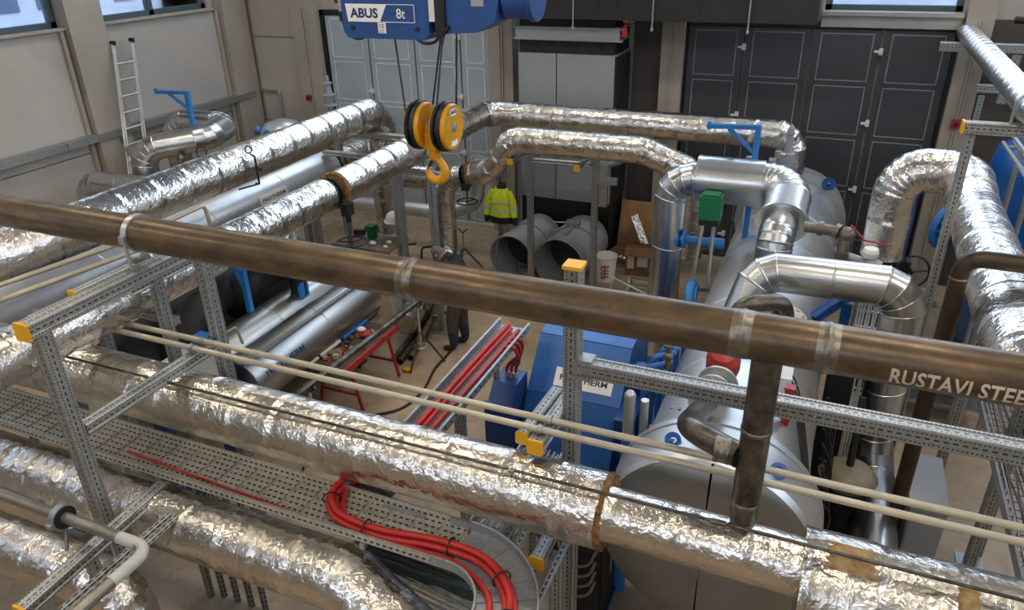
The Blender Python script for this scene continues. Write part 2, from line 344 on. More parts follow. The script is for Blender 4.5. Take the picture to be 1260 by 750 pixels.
# ------------------------------------------------------------------ pipe with sections
def pipe_poly(path, bend, gores):
    P = [V(p) for p in path]; out = [P[0]]
    for a, b, c in zip(P, P[1:], P[2:]):
        d1 = (b-a).normalized(); d2 = (c-b).normalized(); th = d1.angle(d2)
        if th < .05 or gores <= 1: out.append(b); continue
        g = max(2, round(gores*th/(math.pi/2))); T = bend*math.tan(th/2); A = b-d1*T
        n1 = (d2-d1*d2.dot(d1)).normalized(); O = A+n1*bend; rr = bend/math.cos(th/(2*g))
        for k in range(g):
            ph = (k+.5)*th/g; out.append(O+(-n1*math.cos(ph)+d1*math.sin(ph))*rr)
    return out+[P[-1]]
def sections(root, path, r, mat, name='foil_section', sec=.34, bend=None, gores=6, style='foil', n=30, caps=(1, 1), amp=1.0, r_end=None):
    pts = pipe_poly(path, bend or r*2.2, gores); m = len(pts)
    dirs = [(pts[i+1]-pts[i]).normalized() for i in range(m-1)]
    nrm = [dirs[0]]+[(dirs[i-1]+dirs[i]).normalized() for i in range(1, m-1)]+[dirs[-1]]
    u = dirs[0].orthogonal().normalized(); total = 0
    for i in range(m-1):
        d = dirs[i]
        if i: u = dirs[i-1].rotation_difference(d) @ u
        u = (u-d*u.dot(d)).normalized(); q = d.cross(u); L = (pts[i+1]-pts[i]).length
        circ = [u*math.cos(2*math.pi*k/n)+q*math.sin(2*math.pi*k/n) for k in range(n)]
        def slant(P, N, off): return P+off-d*(off.dot(N)/d.dot(N))
        k = max(1, round(L/sec*random.uniform(.9, 1.1))) if L > sec*.8 else 1
        cuts = [0]+sorted((j+random.uniform(-.13, .13)*(k > 1))/k for j in range(1, k))+[1]
        for t0, t1 in zip(cuts, cuts[1:]):
            l = (t1-t0)*L; mb = MB(); rings = []
            if style == 'foil':
                bw = min(.022/max(l, .01), .3); nr = max(2, int(l/.07))
                ts = [(0, .0016), (bw, .0016), (bw*1.1, 0)]+[(bw+(1-bw)*j/nr, 0) for j in range(1, nr)]+[(1, 0)]
            elif style == 'clad':
                bw = min(.014/max(l, .01), .3)
                ts = [(0, 0), (bw*.3, .006), (bw*.8, .006), (bw*1.2, 0), (bw*1.6, 0), (1, 0)]
            else: ts = [(0, 0), (1, 0)]
            sd = random.random()*50
            for tt, dr in ts:
                t = t0+(t1-t0)*tt; ring = []
                for o in circ:
                    rr = r if r_end is None else r+(r_end-r)*t
                    if style == 'foil':
                        w = noise.noise(o*2.1+V((sd, total+t*L*5, 0)))*.003*amp + noise.noise(o*7+V((0, sd, (total+t*L)*16)))*.0022*amp
                        rr = rr+dr+(w if tt*(1-tt) > 1e-6 and dr == 0 else w*.6)
                    else: rr = rr+dr
                    off = o*rr; a = slant(pts[i], nrm[i], off); b = slant(pts[i+1], nrm[i+1], off)
                    ring.append(a.lerp(b, t))
                rings.append(ring)
            vs = [p for rg in rings for p in rg]
            mb.add(vs, [(j*n+e, j*n+(e+1) % n, (j+1)*n+(e+1) % n, (j+1)*n+e) for j in range(len(ts)-1) for e in range(n)], True)
            if i == 0 and t0 == 0 and caps[0]: mb.add(rings[0], [tuple(range(n-1, -1, -1))])
            if i == m-2 and t1 == 1 and caps[1]: mb.add(rings[-1], [tuple(range(n))])
            part(root, name, mb, mat)
        total += L
def wool_ring(root, c, ax, ro, ri, th=.05):
    mb = MB(); c = V(c); ax = V(ax).normalized(); n = 30; u = ax.orthogonal().normalized(); q = ax.cross(u); prof = [(-th/2, ri), (-th/2, ro), (0, ro+.012), (th/2, ro), (th/2, ri)]; vs = []
    for a, r in prof:
        for k in range(n):
            o = u*math.cos(2*math.pi*k/n)+q*math.sin(2*math.pi*k/n); w = noise.noise(o*5+c*3)*.02+noise.noise(o*13+V((a*40, 0, 0)))*.012
            vs.append(c+ax*(a+w*.6)+o*(r+w))
    mb.add(vs, [(i*n+k, i*n+(k+1) % n, (i+1)*n+(k+1) % n, (i+1)*n+k) for i in range(len(prof)-1) for k in range(n)], False)
    part(root, 'wool_ring', mb, WOOL, 'exposed brown mineral wool at the end of the wrap')
def flange_mb(mb, c, ax, r, th, nb=12, rb=.014):
    c = V(c); ax = V(ax).normalized(); u = ax.orthogonal().normalized(); q = ax.cross(u)
    mb.lathe(c-ax*th/2, ax, [(0, 0), (0, r), (th, r), (th, 0)], 28)
    for k in range(nb):
        t = 2*math.pi*(k+.5)/nb; p = c+(u*math.cos(t)+q*math.sin(t))*r*.82
        mb.cyl(p-ax*(th/2+rb*1.3), p+ax*(th/2+rb*1.3), rb, n=6)
    return mb
def handwheel(root, c, ax, RR, stem, mat=None):
    mb = MB(); c = V(c); ax = V(ax).normalized(); mb.torus(c, ax, RR, RR*.075, 26, 8)
    u = ax.orthogonal().normalized(); q = ax.cross(u)
    for k in range(3):
        t = 2*math.pi*k/3+.4; mb.cyl(c, c+(u*math.cos(t)+q*math.sin(t))*RR, RR*.06, n=6)
    mb.ball(c, RR*.16, n=10, m=6); o = part(root, 'handwheel', mb, mat or BLACK)
    mb = MB().cyl(c, c+ax*stem, RR*.07, n=8); part(root, 'valve_stem', mb, DKSTEEL); return o

# ================================================================== THE HALL
mb = MB(); mb.bb((-12.9, -6.2, -.3), (8.0, 14.3, 0)); struct('floor', mb, FLOOR)
mb = MB(); mb.bb((-12.9, -6.2, 8.6), (8.0, 14.3, 8.8)); struct('ceiling', mb, CEIL)
# side wall with the two windows in view
mb = MB(); mb.bb((-12.8, -6.2, 0), (-12.46, 14.3, 4.40)); mb.bb((-12.8, -6.2, 6.2), (-12.46, 14.3, 8.6))
for a, b in ((-6.2, -3.5), (2.5, 3.2), (9.5, 10.15), (13.0, 14.3)): mb.bb((-12.8, a, 4.4), (-12.46, b, 6.2))
wl = struct('wall_left', mb, CONC)
for a, b in ((-3.4, 2.6), (3.3, 9.42), (10.27, 13.1)):
    for z0, z1 in ((0, 2.28), (2.31, 4.40)):
        k = max(1, round((b-a)/6)); wdt = (b-a)/k
        for i in range(k):
            mb = MB().bb((-12.47, a+i*wdt+.015, z0), (-12.40, a+(i+1)*wdt-.015, z1)); struct('panel', mb, CONC, par=wl)
for k, y in enumerate((2.9, 9.83, 13.5)):
    mb = MB(); mb.bb((-12.47, y-.36, 0), (-12.22, y+.36, 8.6)); mb.bb((-12.4, y-.47, 0), (-12.33, y-.40, 4.4)); mb.bb((-12.4, y+.40, 0), (-12.33, y+.47, 4.4))
    struct('trim_%d' % (k+1), mb, PILL)
def window(name, lo, hi, axis, nsash, fw=.09, fmat=None):
    """a framed window; axis is the direction its sashes follow"""
    fmat = fmat or WINF; lo = V(lo); hi = V(hi); mb = MB(); ai = 'xyz'.index(axis); L = hi[ai]-lo[ai]
    for z in (lo.z, hi.z-fw): a = lo.copy(); b = hi.copy(); a.z = z; b.z = z+fw; mb.bb(a, b)
    for k in range(nsash+1):
        a = lo.copy(); b = hi.copy(); a[ai] = lo[ai]+(L-fw)*k/nsash; b[ai] = a[ai]+fw; mb.bb(a, b)
    o = struct(name, mb, fmat)
    for k in range(nsash):
        a = lo.copy(); b = hi.copy(); a[ai] = lo[ai]+(L-fw)*k/nsash+fw; b[ai] = lo[ai]+(L-fw)*(k+1)/nsash
        oi = 1-ai; c = (lo[oi]+hi[oi])/2; a[oi] = c-.006; b[oi] = c+.006; a.z += fw; b.z -= fw
        struct('pane', MB().bb(a, b), GLASS, par=o)
    return o
WINF = plain('window_frame_grey', '#4b5a60', .45, .1, .05, 4)
window('window_1', (-12.66, 3.2, 4.42), (-12.54, 9.5, 6.2), 'y', 2, .11)
window('window_2', (-12.66, 10.15, 4.42), (-12.54, 13.0, 6.2), 'y', 2, .11)
window('window_3', (-12.66, -3.5, 4.42), (-12.54, 2.5, 6.2), 'y', 3, .11)
mb = MB().bb((-12.46, -3.5, 4.40), (-12.3, 2.5, 4.44)); mb.bb((-12.46, 3.2, 4.40), (-12.3, 9.5, 4.44)); mb.bb((-12.46, 10.15, 4.40), (-12.3, 13.0, 4.44)); struct('trim_4', mb, PILL)
# end wall with the folding doors
mb = MB(); mb.bb((-12.8, 14.0, 0), (-.42, 14.3, 6.1)); mb.bb((-.42, 14.0, 0), (1.56, 14.3, 4.48)); mb.bb((-.42, 14.0, 5.8), (1.56, 14.3, 6.1)); mb.bb((1.56, 14.0, 0), (8, 14.3, 6.1)); mb.bb((-12.8, 14.0, 7.95), (8, 14.3, 8.6)); mb.bb((-12.8, 14.0, 6.1), (-10.6, 14.3, 7.95)); mb.bb((6.6, 14.0, 6.1), (8, 14.3, 7.95))
wb = struct('wall_back', mb, CONC)
for z0, z1 in ((0, 1.9), (1.93, 3.75), (3.78, 5.6)): struct('panel', MB().bb((-12.2, 13.94, z0), (-10.92, 14.01, z1)), CONC, par=wb)
DKP = plain('dark_brown_wall_panel', '#4a443e', .6, 0, .1, 2)
for i in range(5): struct('panel', MB().bb((2.0+i*.62, 13.93, 0), (2.59+i*.62, 14.01, 4.4)), DKP, par=wb)
struct('panel', MB().bb((-3.55, 13.93, 0), (-3.02, 14.01, 4.3)), DKP, par=wb)
window('window_4', (-.42, 14.05, 4.48), (1.56, 14.17, 5.8), 'x', 1, .1)
window('window_7', (-10.6, 14.05, 6.1), (6.6, 14.17, 7.95), 'x', 8, .1)
mb = MB().bb((-.44, 13.8, 4.26), (1.56, 14.0, 4.46)); mb.bb((-.44, 13.72, 4.44), (1.56, 14.0, 4.5)); struct('trim_5', mb, plain('sill_steel', '#a2a19b', .5, .2, .08, 2))
for k, (x0, x1) in enumerate(((-10.92, -10.33), (-6.36, -5.85), (-3.0, -2.62), (1.6, 1.98))):
    mb = MB(); mb.bb((x0, 13.72, 0), (x1, 14.02, 6.0)); mb.bb((x0+(x1-x0)*.45, 13.69, 0), (x0+(x1-x0)*.45+.03, 13.73, 4.4)); mb.bb((x0+(x1-x0)*.55, 13.69, 0), (x0+(x1-x0)*.55+.03, 13.73, 4.4))
    struct('trim_%d' % (k+6), mb, PILL)
def folding_door(name, xs, top, mleaf, mline, label):
    mb = MB(); mb.bb((xs[0]-.1, 13.88, 0), (xs[0], 14.0, top+.1)); mb.bb((xs[-1], 13.88, 0), (xs[-1]+.05, 14.0, top+.1)); mb.bb((xs[0]-.1, 13.88, top), (xs[-1]+.05, 14.0, top+.1))
    d = struct(name, mb, BLACK); props(d, label)
    zs = [(.12, .68), (.76, 1.55), (1.63, 2.45), (2.53, 3.33), (3.41, top-.06)]
    for a, b in zip(xs, xs[1:]):
        lf = struct('leaf', MB().bb((a+.018, 13.9, .04), (b-.018, 13.97, top-.01)), mleaf, par=d)
        for z0, z1 in zs:
            x0, x1 = a+.13, b-.13; m2 = MB(); m2.bb((x0, 13.892, z0), (x1, 13.905, z1))
            for p, q in (((x0, z0), (x1, z0+.016)), ((x0, z1-.016), (x1, z1)), ((x0, z0), (x0+.016, z1)), ((x1-.016, z0), (x1, z1))):
                m2.bb((p[0], 13.885, p[1]), (q[0], 13.90, q[1]), 1)
            struct('panel', m2, [mleaf, mline], par=lf)
    for x in xs[1:-1:2]:
        for z in (3.9, 2.75, 1.6, .5): 
            m2 = MB().bb((x-.03, 13.84, z-.05), (x+.03, 13.9, z+.05)); m2.bb((x-.10, 13.83, z-.018), (x+.02, 13.86, z+.018)); struct('hinge', m2, WHITE, par=d)
    return d
folding_door('door_1', [-10.22, -9.18, -8.09, -7.05, -6.4], 4.25, DOORL, DOORLINEL, 'dark folding door with window glare painted pale grey-blue, thin edge lines')
folding_door('door_2', [-2.58, -1.61, -.54, .52, 1.54], 4.22, DOORD, DOORLINE, 'anthracite folding door with thin edge lines')
mb = MB(); mb.bb((-10.3, 13.80, 0), (-6.36, 13.9, .06)); struct('baseboard_back', mb, plain('pale_threshold', '#c5c2b8', .5))
# walls out of view, with window bands added to light the hall
mb = MB(); mb.bb((7.8, -6.2, 0), (8, 14.3, 6.1)); mb.bb((7.8, -6.2, 8.0), (8, 14.3, 8.6)); mb.bb((7.8, -6.2, 6.1), (8, -3.2, 8)); mb.bb((7.8, 12.2, 6.1), (8, 14.3, 8)); struct('wall_right', mb, CONC)
window('added_window_5', (7.85, -3.2, 6.1), (7.95, 12.2, 8.0), 'y', 6, .1)
mb = MB(); mb.bb((-12.9, -6.2, 0), (8, -6, 6.3)); mb.bb((-12.9, -6.2, 8.1), (8, -6, 8.6)); mb.bb((-12.9, -6.2, 6.3), (-9, -6, 8.1)); mb.bb((3, -6.2, 6.3), (8, -6, 8.1)); struct('wall_front', mb, CONC)
window('added_window_6', (-9, -6.15, 6.3), (3, -6.05, 8.1), 'x', 5, .1)
# hall lamps
for k, (x, y) in enumerate(LAMPS):
    t = thing('ceiling_lamp', 'long hall lamp '+('over the concrete wall side', 'over the long foil pipes', 'over the big vessel', 'on the slim silver pipe side')[k//3]+', '+('above the gallery', 'mid hall', 'near the doors')[k % 3], 'lamp', (x, y, 8.2), 'hall lamps under the ceiling')
    part(t, 'housing', MB().bb((x-.75, y-.12, 8.22), (x+.75, y+.12, 8.3)), WHITE)
    part(t, 'diffuser', MB().bb((x-.72, y-.1, 8.2), (x+.72, y+.1, 8.222)), LAMPM)
    m2 = MB()
    for s in (-.6, .6): m2.cyl((x+s, y, 8.3), (x+s, y, 8.6), .012, n=6)
    part(t, 'hanger', m2, GALV)
    l = bpy.data.lights.new('lamp_light', 'AREA'); l.shape = 'RECTANGLE'; l.size = 1.4; l.size_y = .3; l.energy = LAMP_POWER; l.color = (1.0, .89, .74)
    lo = bpy.data.objects.new('lamp_light', l); COL.objects.link(lo); lo.location = (x, y, 8.18)
# buildings across the yard, seen through the windows
FAC = plain('pale_facade', '#b9c0c8', .7, 0, .08, .6); FACD = plain('facade_window', '#56687c', .2, 0, .1, 1)
def building(lo, hi, face, label):
    t = thing('building', label, 'building', lo); part(t, 'wall', MB().bb(lo, hi), FAC)
    lo = V(lo); hi = V(hi); ai = 1 if face == 'x' else 0; n = int((hi[ai]-lo[ai])/1.6)
    for k in range(n):
        for z in (.4, 2.0, 3.6, 5.2):
            a = lo.copy(); b = hi.copy(); a[ai] = lo[ai]+1.6*k+.35; b[ai] = a[ai]+.9; a.z = z; b.z = z+1.05
            if face == 'x': a.x = hi.x-.02; b.x = hi.x+.05
            else: b.y = lo.y+.02; a.y = lo.y-.05
            part(t, 'window', MB().bb(a, b), FACD)
building((-34, -10, -.3), (-26, 32, 9), 'x', 'pale grey building across the yard beyond the concrete wall windows')
building((-6, 30, -.3), (16, 36, 9), 'y', 'pale building across the yard beyond the window over the dark doors')
struct('ground', MB().bb((-40, -20, -.5), (30, 40, -.31)), wall_mat('yard_asphalt', '#8b8b8a', '#757575', .9, .8))
# black duct along the end wall, with drop rods
t = thing('ventilation_duct', 'wide black ventilation duct under the roof along the end wall', 'duct', (-5.85, 13.2, 4.42))
part(t, 'duct_body', MB().bb((-5.85, 12.75, 4.40), (-.46, 13.65, 5.5)), DARKW)
for x in (-4.95, -3.9, -3.55, -2.2): part(t, 'seam', MB().bb((x-.012, 12.735, 4.40), (x+.012, 12.76, 5.5)), DARKW)
for k, x in enumerate((-4.3, -2.95, -1.45)):
    m2 = MB().cyl((x, 12.7, 4.25), (x, 12.7, 5.5), .012, n=6); m2.bb((x-.02, 12.68, 4.26), (x+.02, 12.72, 4.3)); part(t, 'drop_rod', m2, ALU)
solo('red_pull_switch', 'small red switch hanging under the black ventilation duct', 'switch', MB().bb((-3.42, 12.6, 4.16), (-3.34, 12.66, 4.30)).cyl((-3.38, 12.63, 4.3), (-3.38, 12.70, 4.42), .008, n=6).bb((-3.41, 12.62, 4.385), (-3.35, 12.76, 4.41)), REDP, loc=(-3.38, 12.63, 4.42))
# big grey duct cabinet
t = thing('duct_cabinet', 'tall grey sheet metal duct cabinet with black bands between the pillars', 'cabinet', (-4.55, 13.4, 0))
part(t, 'black_core', MB().bb((-5.40, 13.02, 0), (-3.64, 13.95, 4.36)), BLACK)
for x0, x1 in ((-5.42, -4.70), (-4.68, -3.63)):
    part(t, 'sheet_panel', MB().bb((x0, 12.98, 2.05), (x1, 13.03, 3.80)), DUCTG)
    part(t, 'sheet_panel', MB().bb((x0, 12.98, 1.13), (x1, 13.03, 2.03)), DUCTG)
part(t, 'flange_band', MB().bb((-5.45, 12.94, 4.04), (-3.55, 13.03, 4.24)).bb((-5.48, 12.92, 4.22), (-3.5, 13.03, 4.25)).bb((-5.48, 12.92, 4.03), (-3.5, 13.03, 4.06)), DUCTG)
part(t, 'side_rail', MB().bb((-3.64, 13.0, 4.22), (-3.56, 13.9, 4.26)).bb((-3.64, 13.0, 4.03), (-3.56, 13.9, 4.06)).bb((-3.64, 13.0, 3.78), (-3.60, 13.9, 3.81)), DUCTG)
part(t, 'side_panel', MB().bb((-3.645, 13.05, 1.13), (-3.60, 13.93, 3.78)), DARKW)
# left wall cable duct, rail, red alarm
t = thing('wall_cable_duct', 'long grey cable duct on brackets along the concrete wall', 'cable duct', (-12.3, 4, 2.5))
for k in range(6):
    y = -1+2.45*k; part(t, 'duct_length', MB().bb((-12.36, y+.01, 2.50), (-12.18, y+2.44, 2.62)), GALV)
    part(t, 'bracket', MB().bb((-12.40, y+1.1, 2.36), (-12.14, y+1.14, 2.50)), GALV)
m2 = MB().tube(fillet([(-12.35, 13.88, 2.6), (-11.68, 13.88, 2.6), (-11.68, 13.88, 1.2)], .06), .028, 8); m2.tube([(-12.3, 13.9, 2.58), (-12.3, 13.9, 1.2)], .03, 8)
solo('wall_pipe_rail', 'thin grey pipe bent down the end wall beside the corner pillar', 'pipe', m2, GALV, loc=(-11.68, 13.9, 1.2))
t = thing('fire_alarm_button', 'red fire alarm button on the pillar beside the glare-pale doors', 'alarm', (-10.72, 13.7, 2.5)); part(t, 'housing', MB().bb((-10.79, 13.65, 2.49), (-10.67, 13.72, 2.61)), REDP); part(t, 'button', MB().cyl((-10.73, 13.66, 2.55), (-10.73, 13.63, 2.55), .03, n=10), BLACK)
t = thing('fire_alarm_button', 'red fire alarm button on the pillar beyond the slotted post', 'alarm', (1.78, 13.7, 2.85)); part(t, 'housing', MB().bb((1.72, 13.65, 2.80), (1.85, 13.69, 2.94)), REDP); part(t, 'button', MB().cyl((1.785, 13.66, 2.87), (1.785, 13.63, 2.87), .03, n=10), BLACK)
t = thing('extinguisher_sign', 'small red fire sign with white flame and extinguisher on the dark wall', 'sign', (-3.3, 13.9, 1.9))
part(t, 'plate', MB().bb((-3.42, 13.905, 1.72), (-3.02, 13.93, 2.02)), REDP)
m2 = MB().bb((-3.37, 13.898, 1.76), (-3.27, 13.906, 1.93)).ball((-3.32, 13.9, 1.95), .035, .006, .03); m2.bb((-3.16, 13.898, 1.76), (-3.10, 13.906, 1.95)).bb((-3.15, 13.898, 1.95), (-3.07, 13.906, 1.97)); part(t, 'pictogram', m2, WHITE, 'white pictogram')
# ladder
t = thing('ladder', 'aluminium ladder with black caps leaning on the concrete wall', 'ladder', (-11.3, 9.5, 0))
top = [V((-12.18, 10.22, 4.07)), V((-12.18, 10.64, 4.07))]; bot = [V((-11.42, 8.98, 0)), V((-11.42, 9.42, 0))]
for a, b in zip(top, bot):
    d = (b-a).normalized(); part(t, 'rail', MB().beam(a, b, (0, 1, 0), .03, .075), ALU); part(t, 'end_cap', MB().box(a-d*.03, (.09, .06, .07)), BLACK)
    part(t, 'joint_bracket', MB().box(a.lerp(b, .44), (.05, .07, .2)), ALU)
for k in range(14):
    f = (k+1.2)/15; part(t, 'rung', MB().cyl(top[0].lerp(bot[0], f), top[1].lerp(bot[1], f), .018, n=8), ALU)

# ================================================================== LARGE PIPES
# --- brown steel pipe across the picture
BY_, BZ_, BR_ = 3.78, 3.79, .1327
t = thing('steel_pipe', 'long bare brown steel pipe with welds and white lettering spanning the whole hall', 'pipe', (-4.7, BY_, BZ_))
xs = [-8.2, -2.35, -.28, .155, 4.8]
for a, b in zip(xs, xs[1:]): part(t, 'pipe_length', MB().cyl((a+.012, BY_, BZ_), (b-.012, BY_, BZ_), BR_, n=48), BROWN)
for x in xs[1:-1]:
    m2 = MB().lathe((x, BY_, BZ_), (1, 0, 0), [(-.055, BR_+.001), (-.03, BR_+.003), (-.012, BR_+.004), (-.006, BR_+.009), (.006, BR_+.009), (.012, BR_+.004), (.03, BR_+.003), (.055, BR_+.001)], 48, True)
    part(t, 'weld_bead', m2, WELD, 'shiny ground weld around the brown pipe')
mbt = MB()
def wrap(x, y):
    a = R(-12)+y/BR_; return V((.46+x, BY_-math.cos(a)*(BR_+.003), BZ_+math.sin(a)*(BR_+.003)))
put_text(mbt, 'RUSTAVI STEEL', .125, None, None, None, fat=.022, center=False, width=.63, fn=lambda x, y: wrap(x, y-.045), spacing=1.05)
part(t, 'stencilled_lettering', mbt, plain('white_stencil_paint', '#cfc4b2', .6), 'white stencilled RUSTAVI STEEL')
m2 = MB()
for x in (.30, .42): m2.cyl((x, BY_-.02, BZ_-BR_-.002), (x+.07, BY_-.02, BZ_-BR_-.002), .006, n=6)
part(t, 'weld_lug', m2, ALU)
# branch with capped end and the elbow running to it
m2 = MB().cyl((-.13, BY_, BZ_-.09), (-.13, BY_, 3.20), .084, n=28); part(t, 'branch_stub', m2, DKSTEEL)
m2 = MB().cyl((-.13, BY_, 3.19), (-.13, BY_, 2.53), .084, n=28); m2.lathe((-.13, BY_, 2.53), (0, 0, -1), [(0, .084), (.03, .078), (.055, .055), (.066, .02), (.068, 0)], 28, True)
part(t, 'branch_leg', m2, DKSTEEL, 'dark steel leg with a domed cap hanging from the pipe')
for z in (3.19, 2.66): part(t, 'weld_bead', MB().lathe((-.13, BY_, z), (0, 0, 1), [(-.014, .084), (-.006, .09), (.006, .09), (.014, .084)], 28, True), WELD)
m2 = MB().tube(fillet([(-.56, 5.04, 2.47), (-.56, 3.98, 2.96), (-.2, BY_, 2.98)], .32, 10), .078, 20); part(t, 'side_elbow', m2, DKSTEEL)
part(t, 'weld_bead', MB().lathe((-.30, 3.81, 2.975), (1, 0, 0), [(-.05, .079), (-.045, .083), (-.03, .083), (-.025, .079), (.02, .079), (.025, .084), (.04, .084), (.045, .079)], 24, True), WELD)
# --- insulated pipes of the near rack
t = thing('insulated_pipe', 'thick crinkled foil-wrapped pipe crossing the picture under the brown steel pipe', 'insulated pipe', (-7.8, 3.81, 2.26))
sections(t, [(-7.8, 3.81, 2.26), (-1.015, 3.81, 2.26)], .262, FOIL, sec=.36, n=40)
wool_ring(t, (-1.0, 3.81, 2.26), (1, 0, 0), .262, .16, .05)
sections(t, [(-.98, 3.74, 2.31), (.36, 3.74, 2.29)], .183, FOIL, sec=.42, caps=(0, 0), n=36)
t = thing('insulated_tee', 'bulky foil-wrapped pipe fitting with torn brown wool patches beside the capped steel leg', 'insulated pipe', (.24, 3.72, 2.2))
sections(t, [(.24, 3.71, 2.20), (.64, 3.71, 2.20)], .345, FOIL, sec=.5, caps=(1, 0), n=40, amp=1.6)
sections(t, [(.64, 3.71, 2.23), (4.8, 3.71, 2.23)], .315, FOIL, sec=.42, caps=(0, 1), n=40, amp=1.4)
def wool_patch(root, c, ax, r, a0, a1, l, seed):
    mb = MB(); n, m = 14, 10; c = V(c); vs = []
    for i in range(m+1):
        for k in range(n+1):
            a = a0+(a1-a0)*k/n; x = l*(i/m-.5)*(1+.6*noise.noise(V((a*6, seed, 0)))+.25*noise.noise(V((a*22, seed, 3)))); e = min(k, n-k, i*1.4, (m-i)*1.4)/2.5
            rr = r-.012+.03*min(1, e)+noise.noise(V((x*14, a*5, seed)))*.010
            vs.append(c+V((x, -math.cos(a)*rr, math.sin(a)*rr)))
    mb.add(vs, [(i*(n+1)+k, i*(n+1)+k+1, (i+1)*(n+1)+k+1, (i+1)*(n+1)+k) for i in range(m) for k in range(n)], True)
    part(root, 'wool_patch', mb, plain('torn_kraft_backing', '#b39465', .85, 0, .3, 14, .4, '#86653a'), 'torn brown patch of bare insulation')
wool_patch(t, (.49, 3.71, 2.20), None, .35, R(62), R(98), .30, 1.0); wool_patch(t, (1.08, 3.71, 2.23), None, .32, R(40), R(82), .12, 5.0)
t = thing('insulated_pipe', 'foil-wrapped pipe with an elbow, lying below the perforated cable tray', 'insulated pipe', (-7.2, 3.12, 1.64))
sections(t, [(-7.2, 3.12, 1.64), (-2.72, 3.12, 1.64), (-2.0, 2.92, 1.45), (-1.2, 2.7, 1.24)], .245, FOIL, sec=.36, bend=.55, gores=9, n=40)
t = thing('insulated_pipe', 'lowest foil-wrapped pipe with an elbow, under the thin clamped pipe', 'insulated pipe', (-7.0, 2.62, 1.33))
sections(t, [(-7.0, 2.62, 1.33), (-4.42, 2.62, 1.33), (-4.42, 2.45, .3)], .215, FOIL, sec=.34, bend=.34, gores=6, n=36)
t = thing('clad_stub', 'short shiny clad pipe stub between the two lower foil pipes', 'pipe', (-5.75, 3.05, .2))
sections(t, [(-5.9, 3.02, .05), (-5.9, 3.02, .95), (-5.5, 3.02, .95)], .17, CLAD, 'clad_section', sec=.4, style='clad', bend=.25, gores=5, n=28)
# --- two long foil pipes running to the back
t = thing('insulated_pipe', 'long foil-wrapped pipe nearest the concrete wall, running towards the glare-pale doors', 'insulated pipe', (-7.02, 2.0, 3.13))
sections(t, [(-7.02, 2.2, 3.13), (-7.02, 10.75, 3.13), (-7.02, 10.75, 1.0)], .25, FOIL2, sec=.42, bend=.42, gores=6, n=32)
m2 = MB().tube(fillet([(-6.80, 7.35, 2.9), (-6.70, 7.3, 2.92), (-6.70, 7.3, 3.28), (-6.76, 7.3, 3.30)], .02), .014, 6); m2.torus((-6.78, 7.3, 3.36), (1, -.3, .2), .045, .01, 14, 6)
m2.tube([(-6.70, 7.3, 2.92), (-6.72, 6.95, 2.95)], .012, 6); m2.ball((-6.7, 7.36, 3.1), .03, n=8, m=6); part(t, 'gauge_bracket', m2, BLACK)
t = thing('insulated_pipe', 'foil-wrapped pipe under the hook, turning along the doors and ending in an elbow', 'insulated pipe', (-5.64, 2.6, 2.9))
sections(t, [(-5.64, 2.4, 2.9), (-5.64, 7.22, 2.9)], .21, FOIL2, sec=.34, caps=(1, 1), n=32)
sections(t, [(-5.64, 7.45, 2.9), (-5.64, 11.93, 2.93), (-.52, 11.93, 2.93), (-.52, 11.93, 1.9)], .218, FOIL2, sec=.42, bend=.3, gores=3, caps=(1, 1), n=32)
wool_ring(t, (-5.64, 7.45, 2.9), (0, 1, 0), .225, .10, .06)
m2 = MB(); flange_mb(m2, (-5.64, 7.27, 2.9), (0, 1, 0), .185, .03); flange_mb(m2, (-5.64, 7.36, 2.9), (0, 1, 0), .185, .03); m2.cyl((-5.64, 7.2, 2.9), (-5.64, 7.46, 2.9), .12); part(t, 'flange_pair', m2, BLACK)
m2 = MB().box((-5.40, 7.33, 2.72), (.10, .14, .16)); m2.cyl((-5.40, 7.33, 2.72), (-5.40, 7.33, 2.55), .035); part(t, 'gearbox', m2, BLACK)
handwheel(t, (-5.40, 7.33, 2.28), (0, 0, 1), .19, .28)
# --- offset foil pipe in front of the duct cabinet
t = thing('insulated_pipe', 'foil-wrapped pipe with a raised offset in front of the grey duct cabinet', 'insulated pipe', (-5.3, 10.9, 2.1))
sections(t, [(-5.42, 10.9, 2.16), (-5.14, 10.9, 2.2), (-4.66, 10.9, 2.79), (-2.55, 10.9, 2.79), (-1.75, 10.9, 2.5), (-1.75, 10.9, 1.2)], .205, FOIL, sec=.32, bend=.35, gores=5, n=32)
wool_ring(t, (-5.45, 10.9, 2.15), (1, 0, 0), .215, .1, .06)
t = thing('insulated_pipe', 'foil-wrapped pipe dropping from the wool-lined flange towards the floor', 'insulated pipe', (-5.95, 10.9, .5))
sections(t, [(-5.58, 10.9, 2.1), (-5.98, 10.9, 2.02), (-5.98, 10.9, .5), (-5.55, 8.6, .42)], .185, FOIL2, sec=.36, bend=.42, gores=6, n=30)
sections(t, [(-6.1, 10.9, 2.0), (-6.72, 10.9, 1.97)], .2, FOIL2, sec=.4, caps=(1, 1), n=30)
m2 = MB(); flange_mb(m2, (-5.52, 10.9, 2.13), (1, 0, .05), .17, .05); m2.box((-5.45, 10.68, 1.98), (.12, .1, .1)); part(t, 'flange', m2, BLACK)
handwheel(t, (-5.42, 10.66, 1.74), (0, 0, 1), .17, .24)
t = thing('pale_pipe', 'pale grey pipe low along the doors behind the welding table, curving up', 'pipe', (-8.6, 12.2, .9))
for x in (-8.2, -6.9): part(t, 'stand', MB().bb((x-.04, 12.1, 0), (x+.04, 12.2, .75)), GALV)
sections(t, [(-8.9, 12.15, .85), (-6.55, 12.15, .9), (-6.0, 12.15, 1.15), (-5.85, 12.15, 2.0)], .135, CLADW, 'clad_section', sec=1.0, style='clad', bend=.4, gores=6, n=24)
